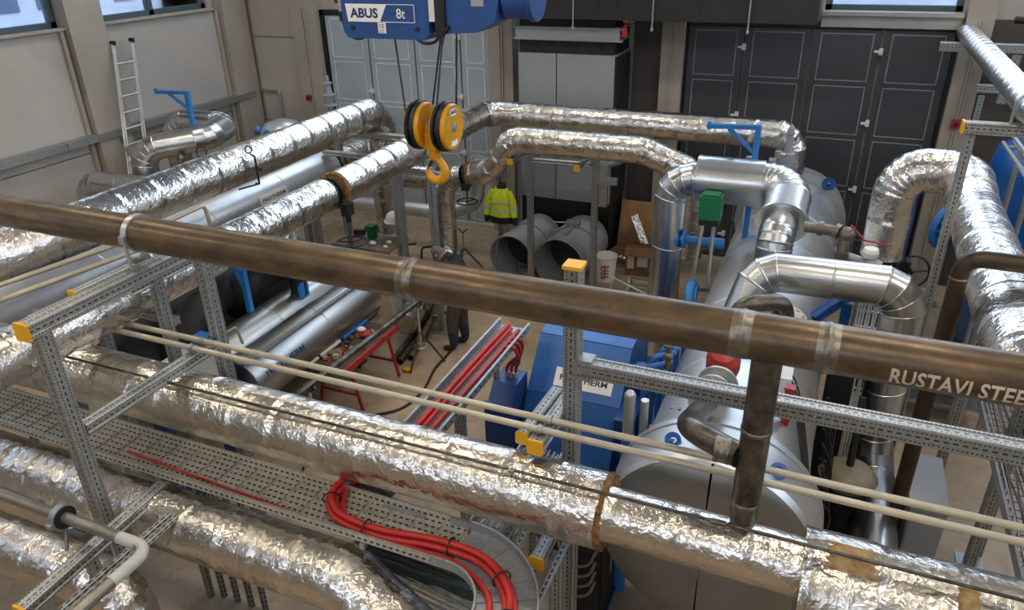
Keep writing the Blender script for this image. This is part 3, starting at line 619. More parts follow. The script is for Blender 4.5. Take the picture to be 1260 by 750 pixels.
# --- pale vessel with the maker's label
t = thing('separator_vessel', 'long pale grey cylindrical vessel with a white label between two foil pipes', 'vessel', (-7.83, 4.3, 2.23))
sections(t, [(-7.83, 4.0, 2.23), (-7.83, 10.2, 2.23)], .30, CLADW, 'shell_section', sec=1.3, style='clad', n=36)
m2 = MB(); flange_mb(m2, (-7.83, 10.26, 2.23), (0, 1, 0), .29, .04, 16); flange_mb(m2, (-7.83, 10.36, 2.23), (0, 1, 0), .29, .04, 16); part(t, 'flange_pair', m2, BLACK)
wool_ring(t, (-7.83, 10.45, 2.23), (0, 1, 0), .25, .1, .08)
sections(t, [(-7.83, 10.45, 2.23), (-7.83, 11.2, 2.23)], .225, FOIL2, sec=.35)
def curved_label(root, axis_p, r, ang, y0, y1, w, txt, th):
    mb = MB(); n = 8; c = V(axis_p)
    for k in range(n):
        a0 = ang-w/2/r+w/r*k/n; a1 = ang-w/2/r+w/r*(k+1)/n; q = []
        for a, y in ((a0, y0), (a0, y1), (a1, y1), (a1, y0)): q.append(V((c.x+math.cos(a)*r, y, c.z+math.sin(a)*r)))
        mb.add(q, [(0, 1, 2, 3)])
    part(root, 'label', mb, LABEL)
    m2 = MB(); put_text(m2, txt, th, None, None, None, fat=.02, width=(y1-y0)*.82, fn=lambda x, y: V((c.x+math.cos(ang-.03+y/r)*(r+.003), (y0+y1)/2+x, c.z+math.sin(ang-.03+y/r)*(r+.003))))
    part(root, 'lettering', m2, INK)
curved_label(t, (-7.83, 0, 2.23), .312, R(14), 8.15, 8.78, .15, 'FRIOTHERM', .075)
for y in (4.8, 9.6): part(t, 'support_leg', MB().bb((-7.98, y-.05, 0), (-7.88, y+.05, 1.98)).bb((-7.78, y-.05, 0), (-7.68, y+.05, 1.98)), GALV)
part(t, 'nozzle', MB().cyl((-7.5, 7.4, 2.05), (-7.25, 7.3, 1.95), .15, n=24).cyl((-7.25, 7.3, 1.95), (-7.22, 7.29, 1.94), .2, n=24), CLADW)
# --- clad pipes by the ladder
t = thing('clad_pipe', 'shiny clad pipe rising beside the ladder and doubling back in wide elbows', 'clad pipe', (-10.95, 9.2, 0))
sections(t, [(-10.82, 9.12, 0), (-10.82, 9.12, 2.56), (-9.88, 9.72, 2.68), (-10.12, 10.5, 2.72), (-11.3, 10.35, 2.76), (-11.3, 10.35, 1.0)], .215, CLAD, 'clad_section', sec=.55, style='clad', bend=.36, gores=5, n=30)
m2 = MB().cyl((-10.2, 9.4, 2.42), (-10.0, 9.1, 2.36), .04); m2.ball((-10.12, 9.28, 2.42), .07, n=10, m=6); m2.tube([(-10.0, 9.1, 2.36), (-9.8, 8.85, 2.34)], .02, 6); part(t, 'drain_valve', m2, BRASS)
m2 = MB().torus((-9.78, 9.42, 2.52), (.3, -1, .3), .09, .012, 18, 6); part(t, 'handwheel', m2, BLACK)
t = thing('clad_pipe', 'low shiny clad pipe with an elbow, half hidden behind the long foil pipe', 'clad pipe', (-11.6, 8.85, 0))
sections(t, [(-11.6, 8.52, 0), (-11.6, 8.52, 2.08), (-9.4, 8.62, 2.1)], .195, CLAD, 'clad_section', sec=.5, style='clad', bend=.32, gores=5, n=28)
def davit(name, label, p, h, arm, cat='bracket', bk=.45):
    t = thing(name, label, cat, p); p = V(p); tp = p+V((0, 0, h)); e = tp+V(arm)
    part(t, 'post', MB().box((p+tp)/2, (.07, .07, h)), BLUEL); part(t, 'arm', MB().beam(tp-V((0, 0, .03)), e-V((0, 0, .03)), (0, 0, 1), .06, .06), BLUEL)
    part(t, 'brace', MB().beam(p+V((0, 0, h*bk)), tp.lerp(e, .6)-V((0, 0, .05)), (0, 0, 1), .05, .05), BLUEL)
    part(t, 'eye_plate', MB().box(e+V((0, 0, -.02)), (.05, .05, .09)), BLUEL); return t
davit('blue_davit', 'blue davit arm standing on the clad pipe beside the ladder', (-10.28, 9.85, 2.85), .58, (-.58, -.1, 0))
# tall grey relief valve near the glare-pale doors, and the blue-knobbed dome
t = thing('relief_valve', 'tall grey relief valve between the pillar and the long foil pipe', 'valve', (-9.3, 12.5, 0))
part(t, 'pipe', MB().cyl((-9.3, 12.5, 0), (-9.3, 12.5, 2.75), .05), GALV); part(t, 'body', MB().lathe((-9.3, 12.5, 2.7), (0, 0, 1), [(0, .05), (0, .13), (.03, .13), (.04, .08), (.16, .1), (.2, .12), (.23, .12), (.24, .07), (.42, .055), (.43, .08), (.46, .08), (.47, .035), (.58, .03), (.6, 0)], 18), CABG)
t = thing('domed_vessel', 'pale domed vessel with blue lifting lugs behind the long foil pipe', 'vessel', (-9.75, 11.5, 0))
part(t, 'shell', MB().lathe((-9.75, 11.5, 0), (0, 0, 1), [(0, .45), (2.28, .45), (2.43, .42), (2.56, .3), (2.62, .12), (2.63, 0)], 28, True), CLADW)
for a in (-2.6, -1.5): part(t, 'lifting_lug', MB().cyl((-9.75+.42*math.cos(a), 11.5+.42*math.sin(a), 2.42), (-9.75+.5*math.cos(a), 11.5+.5*math.sin(a), 2.45), .08, n=16), BLUEL)

# ================================================================== THE BIG EVAPORATOR VESSEL
TX, TZ = -.41, 1.54
t = thing('evaporator_vessel', 'huge pale clad cylindrical vessel lying along the hall beside the blue hood', 'vessel', (TX, 8.5, 0))
sections(t, [(TX, 5.0, TZ), (TX, 12.0, TZ)], .70, CLADW, 'shell_section', sec=1.25, style='clad', n=64, caps=(0, 0))
def strip(mb, y, a0, a1, r, w=.02):
    n = 10
    for k in range(n):
        q = []
        for a, yy in ((a0+(a1-a0)*k/n, y), (a0+(a1-a0)*k/n, y+w), (a0+(a1-a0)*(k+1)/n, y+w), (a0+(a1-a0)*(k+1)/n, y)): q.append((TX+math.cos(a)*r, yy, TZ+math.sin(a)*r))
        mb.add(q, [(0, 1, 2, 3)])
m2 = MB().lathe((TX, 4.94, TZ), (0, 1, 0), [(0, .70), (0, .835), (.07, .835), (.07, .70)], 64); part(t, 'front_rim', m2, CLADW)
m2 = MB().lathe((TX, 4.94, TZ), (0, -1, 0), [(0, .825), (.40, .825), (.46, .80)], 64, False); part(t, 'water_box', m2, CLADW)
HEADM = clad_mat('shaded_bare_head_plate', '#8c8a86', .42); nseg = 4  # bare metal head, darkened to hold the shade of the pipes
for k in range(nseg):
    mb = MB(); a0 = 2*math.pi*k/nseg+.012; a1 = 2*math.pi*(k+1)/nseg-.012; n = 10; pr = [(.46, .80), (.50, .74), (.535, .55), (.55, .3), (.555, .02)]
    vs = [(TX+r*math.cos(a0+(a1-a0)*i/n), 4.94-d, TZ+r*math.sin(a0+(a1-a0)*i/n)) for d, r in pr for i in range(n+1)]
    mb.add(vs, [(j*(n+1)+i, j*(n+1)+i+1, (j+1)*(n+1)+i+1, (j+1)*(n+1)+i) for j in range(len(pr)-1) for i in range(n)], True); part(t, 'head_plate', mb, HEADM)
m2 = MB().lathe((TX, 11.98, TZ), (0, 1, 0), [(0, .70), (0, .83), (.09, .83), (.09, .70)], 64).lathe((TX, 12.07, TZ), (0, 1, 0), [(0, .80), (.3, .80), (.42, .7), (.5, .45), (.52, 0)], 64); part(t, 'rear_head', m2, CLADW)
for y in (5.8, 8.3, 11.3): part(t, 'saddle', MB().bb((TX-.55, y-.1, 0), (TX+.55, y+.1, 1.0)), BLUED)
def lug(root, x, y, z, r=.08, ax=(0, -.5, .86)):
    mb = MB(); a = V(ax); mb.lathe(V((x, y, z)), a, [(0, .03), (0, r), (.025, r), (.025, .03)], 20); mb.box(V((x, y, z))-V((0, -.02, .05)), (r*1.6, .04, .08)); part(root, 'lifting_lug', mb, BLUE)
lug(t, -.74, 4.68, 2.31, .062); lug(t, .03, 4.66, 2.26, .062); lug(t, -.95, 11.98, 2.24, .1, (0, -1, 0)); lug(t, .08, 11.98, 2.22, .1, (0, -1, 0))
m2 = MB()
for x, y in ((-.9, 5.5), (-.82, 5.4), (-.84, 5.9), (-.7, 6.4)):
    m2.cyl((x, y, TZ+math.sqrt(.49-(x-TX)**2)-.01), (x, y, TZ+math.sqrt(.49-(x-TX)**2)+.012), .013, n=6)
part(t, 'screw_heads', m2, DKSTEEL); 
# check valve stack on the vessel
t = thing('check_valve', 'red and bare metal check valve on the pale vessel below the brown pipe', 'valve', (-.52, 5.6, 2.2))
part(t, 'nozzle', MB().cyl((-.53, 5.62, 2.15), (-.53, 5.62, 2.45), .11, n=24), ALU); part(t, 'body', MB().lathe((-.53, 5.62, 2.42), (0, -.35, 1), [(0, .12), (.08, .14), (.18, .14), (.24, .10), (.27, 0)], 24), REDP, 'red valve bonnet')
m2 = MB(); flange_mb(m2, (-.55, 5.22, 2.45), (0, 1, -.2), .155, .035, 10); flange_mb(m2, (-.56, 5.06, 2.46), (0, 1, -.2), .15, .035, 10); m2.cyl((-.53, 5.55, 2.42), (-.56, 5.04, 2.47), .10, n=20); part(t, 'flange_pair', m2, ALU)
part(t, 'clamp_band', MB().lathe((-.535, 5.36, 2.44), (0, 1, -.1), [(0, .10), (0, .165), (.03, .165), (.03, .10)], 28), ALU)
# flange and black elbow
t = thing('steel_elbow', 'dark steel elbow with a bolted flange on top of the pale vessel', 'pipe fitting', (-.3, 6.9, 2.2))
part(t, 'elbow', MB().tube(fillet([(-.58, 6.75, 2.1), (-.58, 6.75, 2.52), (-.17, 6.95, 2.52), (-.12, 6.97, 2.3)], .2, 8), .085, 18), DKSTEEL)
m2 = MB(); flange_mb(m2, (-.10, 6.95, 2.36), (.25, -.25, 1), .17, .04, 10); m2.cyl((-.10, 6.95, 2.36), (-.12, 6.98, 2.1), .1); part(t, 'flange', m2, ALU)
m2 = MB(); flange_mb(m2, (-.58, 6.75, 2.34), (0, 0, 1), .13, .03, 8); part(t, 'flange', m2, ALU)
# clad pipework above the vessel
t = thing('clad_pipe', 'shiny clad pipe rising from the floor, over the vessel and down into it', 'clad pipe', (-1.79, 9.3, 0))
sections(t, [(-1.79, 9.3, 0), (-1.79, 9.3, 2.93), (-.62, 9.3, 2.94)], .205, CLAD, 'clad_section', sec=.62, style='clad', bend=.33, gores=5, n=36)
m2 = MB().lathe((-1.47, 9.3, 2.94), (1, 0, 0), [(0, .20), (0, .285), (.80, .285), (.80, .20)], 40); m2.lathe((-1.47, 9.3, 2.94), (1, 0, 0), [(0, .285), (.004, .291), (.016, .291), (.02, .285)], 40); part(t, 'wide_sleeve', m2, CLAD)
sections(t, [(-.70, 9.3, 2.94), (-.36, 9.28, 2.94), (-.37, 8.62, 2.70)], .265, CLAD, 'clad_section', sec=.5, style='clad', bend=.3, gores=6, n=40)
sections(t, [(-.37, 8.74, 2.745), (-.40, 8.42, 2.60), (-.40, 8.40, 2.05)], .2, CLAD, 'clad_section', sec=.4, style='clad', bend=.22, gores=5, n=36)
m2 = MB().lathe((-.37, 8.66, 2.715), (0, -.94, -.34), [(0, .20), (0, .30), (.035, .30), (.035, .20)], 40); part(t, 'collar', m2, CLAD)
t = thing('clad_pipe', 'shiny clad pipe with gored elbows at both ends, bridging over the vessel', 'clad pipe', (.92, 7.5, 0))
sections(t, [(-.58, 7.28, 2.1), (-.45, 7.5, 2.58), (.92, 7.5, 2.60), (.92, 7.5, 0)], .20, CLAD, 'clad_section', sec=.55, style='clad', bend=.28, gores=4, n=36)
t = thing('ball_valve', 'dull brass valve assembly reaching out from the clad pipe collar', 'valve', (-.05, 8.35, 2.8))
part(t, 'body', MB().cyl((-.12, 8.35, 2.80), (.02, 8.35, 2.80), .06, n=14).cyl((.02, 8.35, 2.80), (.08, 8.35, 2.80), .085, n=8).cyl((.08, 8.35, 2.80), (.24, 8.33, 2.79), .06, n=14).cyl((.2, 8.35, 2.80), (.25, 8.33, 2.79), .085, n=8).ball((.32, 8.3, 2.78), .09, n=12, m=8).cyl((.32, 8.3, 2.78), (.3, 8.25, 2.5), .07, n=12).box((.3, 8.24, 2.56), (.14, .14, .12)), BRASS)
part(t, 'outlet', MB().cyl((.34, 8.26, 2.56), (.62, 8.2, 2.52), .045, n=12).cyl((.55, 8.2, 2.53), (.68, 8.18, 2.48), .09, n=16), CABG)
part(t, 'cap', MB().lathe((.58, 8.2, 2.6), (0, 0, 1), [(0, .07), (.06, .085), (.1, .07), (.12, 0)], 16), WHITE)
part(t, 'seal_wire', MB().tube([(.35, 8.4, 2.86), (.5, 8.3, 2.74), (.75, 8.3, 2.72)], .012, 6).tube([(.38, 8.3, 2.45), (.72, 8.25, 2.42)], .014, 6), REDP, 'red rod')
davit('blue_davit', 'blue davit arm standing on the pale vessel beside the wide clad sleeve', (-.84, 9.66, 2.05), 1.52, (-.58, -.1, 0), bk=.76)
t = thing('relief_valve', 'tall slim grey valve on the rear of the pale vessel', 'valve', (-.55, 11.55, 2.2))
part(t, 'body', MB().lathe((-.55, 11.6, 2.2), (0, 0, 1), [(0, .06), (.22, .06), (.23, .12), (.27, .12), (.28, .07), (.4, .09), (.5, .10), (.54, .1), (.55, .06), (.8, .045), (.82, .06), (.9, .05), (.98, 0)], 16), CABG); part(t, 'side_outlet', MB().cyl((-.55, 11.6, 2.6), (-.8, 11.6, 2.6), .05), CABG)
for k, (x, y) in enumerate(((-.95, 10.2), (-.62, 10.6))):
    tt = thing('sensor_tube', ('thin grey sensor tube standing behind the wide clad sleeve', 'thin sensor tube standing near the tall slim valve')[k], 'sensor', (x, y, 2.2)); part(tt, 'tube', MB().cyl((x, y, 2.0), (x, y, 2.95), .022, n=8), GALV); part(tt, 'head', MB().cyl((x, y, 2.93), (x, y, 3.02), .05, n=10).cyl((x, y, 2.98), (x+.1, y-.05, 2.98), .03, n=8), ALU)
# green actuator on blue valve beside the clad riser
t = thing('valve_actuator', 'green valve actuator on slim struts beside the clad riser', 'valve', (-1.25, 8.95, 1.1))
part(t, 'actuator_box', MB().bb((-1.34, 8.80, 2.58), (-1.08, 9.02, 2.86)).bb((-1.31, 8.83, 2.86), (-1.11, 8.99, 2.89)), GREEN); part(t, 'actuator_foot', MB().bb((-1.33, 8.81, 2.50), (-1.09, 9.01, 2.58)), BLACK)
for dx in (-.05, .08): part(t, 'strut', MB().cyl((-1.24+dx, 8.92, 2.52), (-1.28+dx*1.6, 8.9, 1.55), .022, n=8), ALU)
part(t, 'valve_body', MB().torus((-1.32, 8.85, 1.45), (1, 0, .15), .23, .06, 24, 8).cyl((-1.38, 8.85, 1.45), (-1.24, 8.85, 1.47), .2, n=20), BLUEL, 'light blue valve body')
part(t, 'side_pipe', MB().cyl((-1.25, 9.25, 2.12), (-1.72, 9.25, 2.12), .055).cyl((-1.62, 9.25, 2.12), (-1.66, 9.25, 2.12), .12).cyl((-1.54, 9.25, 2.12), (-1.57, 9.25, 2.12), .12).cyl((-1.25, 9.25, 2.12), (-1.05, 9.25, 2.12), .07), BLUEL)
part(t, 'valve_pipe', MB().cyl((-1.3, 8.85, 1.45), (-.9, 8.85, 1.5), .17, n=20), DKSTEEL)
# --- the foil pipe with the U bend
t = thing('insulated_pipe', 'thick foil-wrapped pipe with a U bend, beside the blue tank', 'insulated pipe', (.85, 10.0, 1.7))
sections(t, [(.84, 10.0, 1.95), (.84, 10.0, 3.08), (1.54, 9.92, 3.12), (1.54, 9.0, 2.97), (1.54, 5.35, 2.95), (4.8, 5.3, 2.95)], .262, FOIL2, sec=.4, bend=.34, gores=7, n=36)
part(t, 'gasket_band', MB().lathe((.84, 10, 1.98), (0, 0, -1), [(0, .25), (.06, .25), (.1, .2), (.28, .2)], 28), BLACK)
t = thing('gate_valve', 'black valve with a spoked handwheel under the U-bent foil pipe', 'valve', (.84, 10.0, 0))
m2 = MB(); flange_mb(m2, (.84, 10, 1.66), (0, 0, 1), .23, .05); flange_mb(m2, (.84, 10, 1.5), (0, 0, 1), .23, .05); m2.cyl((.84, 10, 1.7), (.84, 10, 1.45), .16); m2.box((1.08, 9.95, 1.85), (.2, .16, .18)); part(t, 'body', m2, BLACK)
handwheel(t, (1.20, 9.78, 1.86), (.25, -1, .15), .20, -.16); part(t, 'pipe', MB().cyl((.84, 10, 1.45), (.84, 10, 0), .16), DKSTEEL)
m2 = MB(); flange_mb(m2, (.84, 10, .05), (0, 0, 1), .25, .06); part(t, 'foot_flange', m2, DKSTEEL)
# --- smooth pipe in the upper corner
t = thing('insulated_pipe', 'slim silver-wrapped pipe high up by the end pillar', 'insulated pipe', (1.64, 13.7, 4.25))
sections(t, [(1.64, 13.72, 4.25), (1.64, 2.0, 4.25)], .134, FOIL3, sec=.3, n=28, amp=.5)
part(t, 'clamp', MB().lathe((1.64, 8.1, 4.25), (0, 1, 0), [(0, .13), (0, .15), (.05, .15), (.05, .13)], 28).cyl((1.50, 8.12, 4.25), (1.5, 8.12, 4.1), .016, n=6).cyl((1.78, 8.12, 4.25), (1.78, 8.12, 4.1), .016, n=6), GALV)
# dark brown riser in front of the U bend pipe
t = thing('steel_riser', 'dark brown steel riser with an elbow crossing over the U-bent foil pipe', 'pipe', (1.14, 6.5, 0))
part(t, 'riser', MB().tube(fillet([(1.14, 6.5, 0), (1.14, 6.5, 3.36), (4.6, 6.5, 3.36)], .15, 8), .07, 20), plain('dark_brown_steel', '#33291f', .4, .5, .2, 5, .1, '#4a3a29')); part(t, 'weld_bead', MB().lathe((1.14, 6.5, 3.18), (0, 0, 1), [(-.01, .07), (0, .076), (.01, .07)], 20, True), WELD)
# --- vessels and cabinets half hidden under the rack on the wall side
t = thing('condenser_drum', 'silver clad drum with a blue mark and dark end, beside the red tool table', 'vessel', (-6.12, 6.0, 0))
sections(t, [(-6.12, 5.7, .92), (-6.12, 8.4, .92)], .345, CLADD, 'shell_section', sec=1.6, style='clad', n=40); part(t, 'end_cap', MB().lathe((-6.12, 8.4, .92), (0, 1, 0), [(0, .345), (.02, .31), (.06, .2), (.07, 0)], 32), BLACK)
m2 = MB().bb((-6.0, 5.7, 1.245), (-5.94, 8.3, 1.265)); part(t, 'edge_strip', m2, ALU)
m2 = MB(); put_text(m2, 'FRIOTHERM', .10, None, None, None, fat=.02, width=.72, fn=lambda x, y: V((-6.12+math.cos(R(24)+y/.35)*.35, 6.24+x, .92+math.sin(R(24)+y/.35)*.35))); part(t, 'lettering', m2, INKB)
for y in (6.1, 8.0): part(t, 'stand', MB().bb((-6.32, y-.06, 0), (-5.92, y+.06, .62)), DKSTEEL)
t = thing('condenser_drum', 'silver clad drum with a blue lifting lug next to the black foam vessel', 'vessel', (-6.84, 6.0, 0))
sections(t, [(-6.84, 5.3, .86), (-6.84, 8.5, .86)], .335, CLADD, 'shell_section', sec=1.6, style='clad', n=40)
m2 = MB().bb((-6.64, 7.62, 1.10), (-6.61, 7.82, 1.26)).cyl((-6.645, 7.72, 1.26), (-6.605, 7.72, 1.26), .10, n=20); part(t, 'lifting_lug', m2, BLUEL)
for y in (6.1, 8.0): part(t, 'stand', MB().bb((-7.02, y-.06, 0), (-6.66, y+.06, .56)), DKSTEEL)
t = thing('foam_vessel', 'black foam-covered vessel with bulging elbows under the foil pipes', 'vessel', (-7.95, 7.0, 0))
part(t, 'shell', MB().lathe((-7.95, 5.3, .72), (0, 1, 0), [(0, 0), (.05, .35), (.2, .5), (.4, .55), (3.2, .55), (3.4, .5), (3.5, .3), (3.52, 0)], 36, True), INSUL)
part(t, 'elbow', MB().tube(fillet([(-7.6, 6.15, .62), (-7.3, 6.0, 1.11), (-7.3, 6.44, 1.40), (-7.55, 7.13, 1.3)], .28, 8), .23, 20), INSUL); part(t, 'elbow', MB().tube(fillet([(-7.7, 7.36, .86), (-7.3, 7.25, 1.37), (-7.3, 8.05, 1.49), (-7.7, 8.5, 1.1)], .28, 8), .25, 20), INSUL)
for y in (6.0, 8.2): part(t, 'stand', MB().bb((-8.3, y-.08, 0), (-7.6, y+.08, .4)), DKSTEEL)
davit('blue_strut', 'light blue strut standing in front of the black foam vessel', (-6.98, 7.0, 1.12), .66, (-.3, .1, 0), 'strut')
t = thing('valve_cabinet', 'long ivory cabinet with a grey side below the foil pipes', 'cabinet', (-6.3, 4.75, 0))
part(t, 'body', MB().bb((-6.32, 4.55, 1.25), (-6.08, 5.6, 1.62)), IVORY); part(t, 'lid', MB().bb((-6.34, 4.53, 1.62), (-6.06, 5.62, 1.66)), WHITE); part(t, 'stand', MB().bb((-6.3, 4.6, 0), (-6.1, 4.7, 1.25)), BLUED); part(t, 'stand', MB().bb((-6.3, 5.45, 0), (-6.1, 5.55, 1.25)), BLUED)
part(t, 'bracket', MB().bb((-6.30, 5.35, 1.66), (-6.12, 5.5, 1.76)), BLUEL); part(t, 'bracket', MB().bb((-6.52, 4.7, 1.45), (-6.34, 4.85, 1.6)), BLUEL)

# ================================================================== SLOTTED STEEL FRAMES
def capmb(c, ax, a=.1):
    ax = V(ax); h = a/2+.006; k = .010; up = V((0, 0, 1)) if abs(ax.z) < .5 else V((0, 1, 0)); sd = ax.cross(up)
    poly = [(-h+k, -h), (h-k, -h), (h, -h+k), (h, h-k), (h-k, h), (-h+k, h), (-h, h-k), (-h, -h+k)]
    return MB().prism(poly, V(c), sd, up, ax*.02)
def beam(root, p0, p1, a=.1, name='beam', mat=None): return part(root, name, MB().beam(p0, p1, (0, 0, 1), a, a), mat or SLOT)
def foot(root, x, y, name='foot_plate'): part(root, name, MB().bb((x-.12, y-.12, 0), (x+.12, y+.12, .02)), GALV)
def collar(root, x, y, z): part(root, 'bracket_plate', MB().bb((x-.075, y-.075, z-.07), (x+.075, y+.075, z-.045)).bb((x-.07, y-.058, z-.06), (x+.07, y+.058, z+.08)), GALV)
t = thing('pipe_rack', 'slotted steel frame carrying the brown pipe, with a yellow capped top beam', 'rack', (-4.68, 2.8, 0))
beam(t, (-4.68, 2.8, 0), (-4.68, 2.8, 3.44), .11, 'post'); beam(t, (-4.66, 4.25, 0), (-4.66, 4.25, 3.44), .11, 'post'); foot(t, -4.68, 2.8); foot(t, -4.66, 4.25)
part(t, 'beam', MB().beam((-4.68, 2.70, 3.50), (-4.68, 4.5, 3.50), (0, 0, 1), .12, .12), SLOT); part(t, 'end_cap', capmb((-4.68, 2.70, 3.50), (0, -1, 0), .12), YEL)
beam(t, (-4.67, 2.86, 2.615), (-4.66, 4.19, 2.615)); beam(t, (-4.40, 1.92, 1.86), (-4.52, 3.6, 1.86)); part(t, 'end_cap', capmb((-4.40, 1.92, 1.86), (0, -1, 0)), YEL)
for dx in (-.30, -.12): part(t, 'strut_channel', MB().beam((-4.28+dx*.0+(.09 if dx > -.2 else .16), 2.02, 1.84), (-4.32+(.09 if dx > -.2 else .16), 3.6, 1.84), (0, 0, 1), .04, .04), STRUT)
beam(t, (-4.5, 2.5, 0), (-4.5, 2.5, 1.80), .08, 'post')
t = thing('pipe_clamp', 'bright steel clamp ring holding the brown pipe on the top beam', 'clamp', (-4.72, BY_, 3.55))
part(t, 'ring', MB().lathe((-4.75, BY_, BZ_), (1, 0, 0), [(0, BR_+.001), (0, BR_+.016), (.05, BR_+.016), (.05, BR_+.001)], 36), ALU)
part(t, 'stud', MB().cyl((-4.72, BY_-.14, 3.50), (-4.72, BY_-.15, 3.74), .014, n=8).cyl((-4.72, BY_+.14, 3.50), (-4.72, BY_+.15, 3.74), .014, n=8).box((-4.725, BY_-.155, BZ_), (.05, .03, .06)), ALU)
t = thing('pipe_rack', 'slotted steel post pair standing between the foil pipes behind the brown pipe', 'rack', (-5.3, 4.3, 0))
beam(t, (-5.3, 4.28, 0), (-5.3, 4.28, 3.22), .10, 'post'); beam(t, (-5.3, 4.0, 3.1), (-5.3, 4.9, 3.1), .08); beam(t, (-6.5, 4.4, 2.62), (-5.3, 4.4, 2.62), .08); foot(t, -5.3, 4.28)
beam(t, (-6.35, 3.75, 2.75), (-6.35, 5.2, 2.75), .08); part(t, 'end_cap', capmb((-5.96, 3.95, 2.98), (0, -1, 0), .08), YEL); beam(t, (-5.96, 3.95, 2.98), (-5.96, 4.6, 2.98), .08); beam(t, (-6.35, 4.4, 0), (-6.35, 4.4, 2.7), .1, 'post')
t = thing('pipe_rack', 'slotted steel frame with a yellow topped post, in front of the blue hood', 'rack', (-1.42, 4.30, 0))
beam(t, (-1.42, 4.30, 0), (-1.42, 4.30, 3.80), .115, 'post'); foot(t, -1.42, 4.3); m2 = MB().bb((-1.485, 4.235, 3.80), (-1.355, 4.365, 3.825)); part(t, 'end_cap', m2, YEL)
part(t, 'beam', MB().beam((-1.36, 4.30, 3.05), (4.3, 4.30, 3.05), (0, 0, 1), .12, .12), SLOT); collar(t, -1.34, 4.3, 3.05); beam(t, (4.1, 4.42, 0), (4.1, 4.42, 3.3), .115, 'post')
beam(t, (-1.53, 3.85, 2.625), (-1.50, 4.6, 2.625), .11); part(t, 'end_cap', capmb((-1.53, 3.85, 2.625), (0, -1, 0), .105), YEL); beam(t, (-1.67, 3.96, 2.59), (-1.64, 4.6, 2.59), .09); part(t, 'end_cap', capmb((-1.67, 3.96, 2.59), (0, -1, 0), .085), YEL)
t = thing('pipe_rack', 'low slotted bracket with one yellow cap at the bend of the cable tray', 'rack', (-1.4, 3.4, 0))
beam(t, (-1.48, 3.73, 1.69), (-1.48, 4.6, 1.69), .1); part(t, 'end_cap', capmb((-1.48, 3.73, 1.69), (0, -1, 0)), YEL)
for x in (-1.64, -1.32): part(t, 'strut_channel', MB().beam((x, 3.3, 1.76), (x, 4.4, 1.76), (0, 0, 1), .045, .045), STRUT)
beam(t, (-1.40, 3.95, 0), (-1.40, 3.95, 1.57), .11, 'post'); beam(t, (-3.0, 5.5, 0), (-3.0, 5.5, 1.86), .1, 'post')
t = thing('pipe_rack', 'tall slotted twin posts under the foil pipe near the hook', 'rack', (-5.6, 9.3, 0))
for x, y in ((-5.95, 9.35), (-5.30, 9.3)): beam(t, (x, y, 0), (x, y, 2.66), .1, 'post'); foot(t, x, y)
beam(t, (-6.05, 9.6, 0), (-6.05, 9.6, 2.66), .1, 'post'); beam(t, (-6.2, 9.3, 2.62), (-5.1, 9.3, 2.62), .08)
t = thing('pipe_rack', 'slotted frame with a cross beam under the end of the long foil pipe', 'rack', (-7.0, 10.3, 0))
for x in (-7.6, -6.5): beam(t, (x, 10.3, 0), (x, 10.3, 2.76), .1, 'post')
beam(t, (-7.75, 10.3, 2.82), (-6.2, 10.3, 2.82), .1); part(t, 'end_cap', capmb((-6.2, 10.3, 2.82), (1, 0, 0)), YEL); beam(t, (-7.7, 10.0, 2.55), (-6.3, 10.0, 2.55), .08)
t = thing('pipe_rack', 'slotted frame with yellow capped arms in front of the grey duct cabinet', 'rack', (-4.1, 11.8, 0))
for x, y in ((-4.54, 11.3), (-3.42, 11.36)):
    beam(t, (x, y, 0), (x, y, 2.60), .1, 'post'); foot(t, x, y); beam(t, (x-.10, 10.7, 2.48), (x-.10, y+.1, 2.48), .08)
    part(t, 'end_cap', capmb((x-.1, 11.0, 2.30) if 0 else (x-.1, 10.7, 2.48), (0, -1, 0), .085), YEL)
beam(t, (-4.54, 11.36, 2.34), (-3.42, 11.42, 2.34), .07); beam(t, (-3.50, 11.62, 0), (-3.50, 11.62, 2.3), .05, 'post')
part(t, 'bracket', MB().bb((-3.38, 11.32, 2.06), (-3.06, 11.42, 2.16)).bb((-3.38, 11.36, 1.66), (-3.22, 11.42, 2.36)), GALV)
part(t, 'cable_bend', MB().tube(fillet([(-3.45, 11.55, 2.28), (-3.2, 12.0, 2.28), (-2.95, 12.6, 2.7), (-2.95, 13.4, 2.7)], .25, 6), .08, 12), GALVD)
t = thing('support_post', 'thin double post behind the yellow jacket', 'post', (-5.54, 12.3, 0))
beam(t, (-5.56, 12.3, 0), (-5.56, 12.3, 2.3), .08, 'post'); beam(t, (-5.28, 12.6, 0), (-5.28, 12.6, 2.3), .06, 'post'); beam(t, (-5.56, 12.3, 2.2), (-4.7, 12.1, 2.2), .06); foot(t, -5.56, 12.3)
t = thing('pipe_rack', 'slotted post with a yellow capped beam under the slim silver pipe', 'rack', (1.215, 8.1, 0))
beam(t, (1.2, 8.1, 0), (1.2, 8.1, 3.98), .085, 'post'); part(t, 'beam', MB().beam((1.13, 8.1, 4.045), (3.0, 8.1, 4.045), (0, 0, 1), .11, .11), SLOT); part(t, 'end_cap', capmb((1.13, 8.1, 4.045), (-1, 0, 0), .11), YEL); foot(t, 1.2, 8.1); beam(t, (2.95, 8.1, 0), (2.95, 8.1, 3.98), .085, 'post')
t = thing('pipe_rack', 'slotted wall beams on a thin post before the end pillar', 'rack', (1.95, 13.05, 0))
beam(t, (1.95, 13.05, 0), (1.95, 13.05, 3.44), .08, 'post')
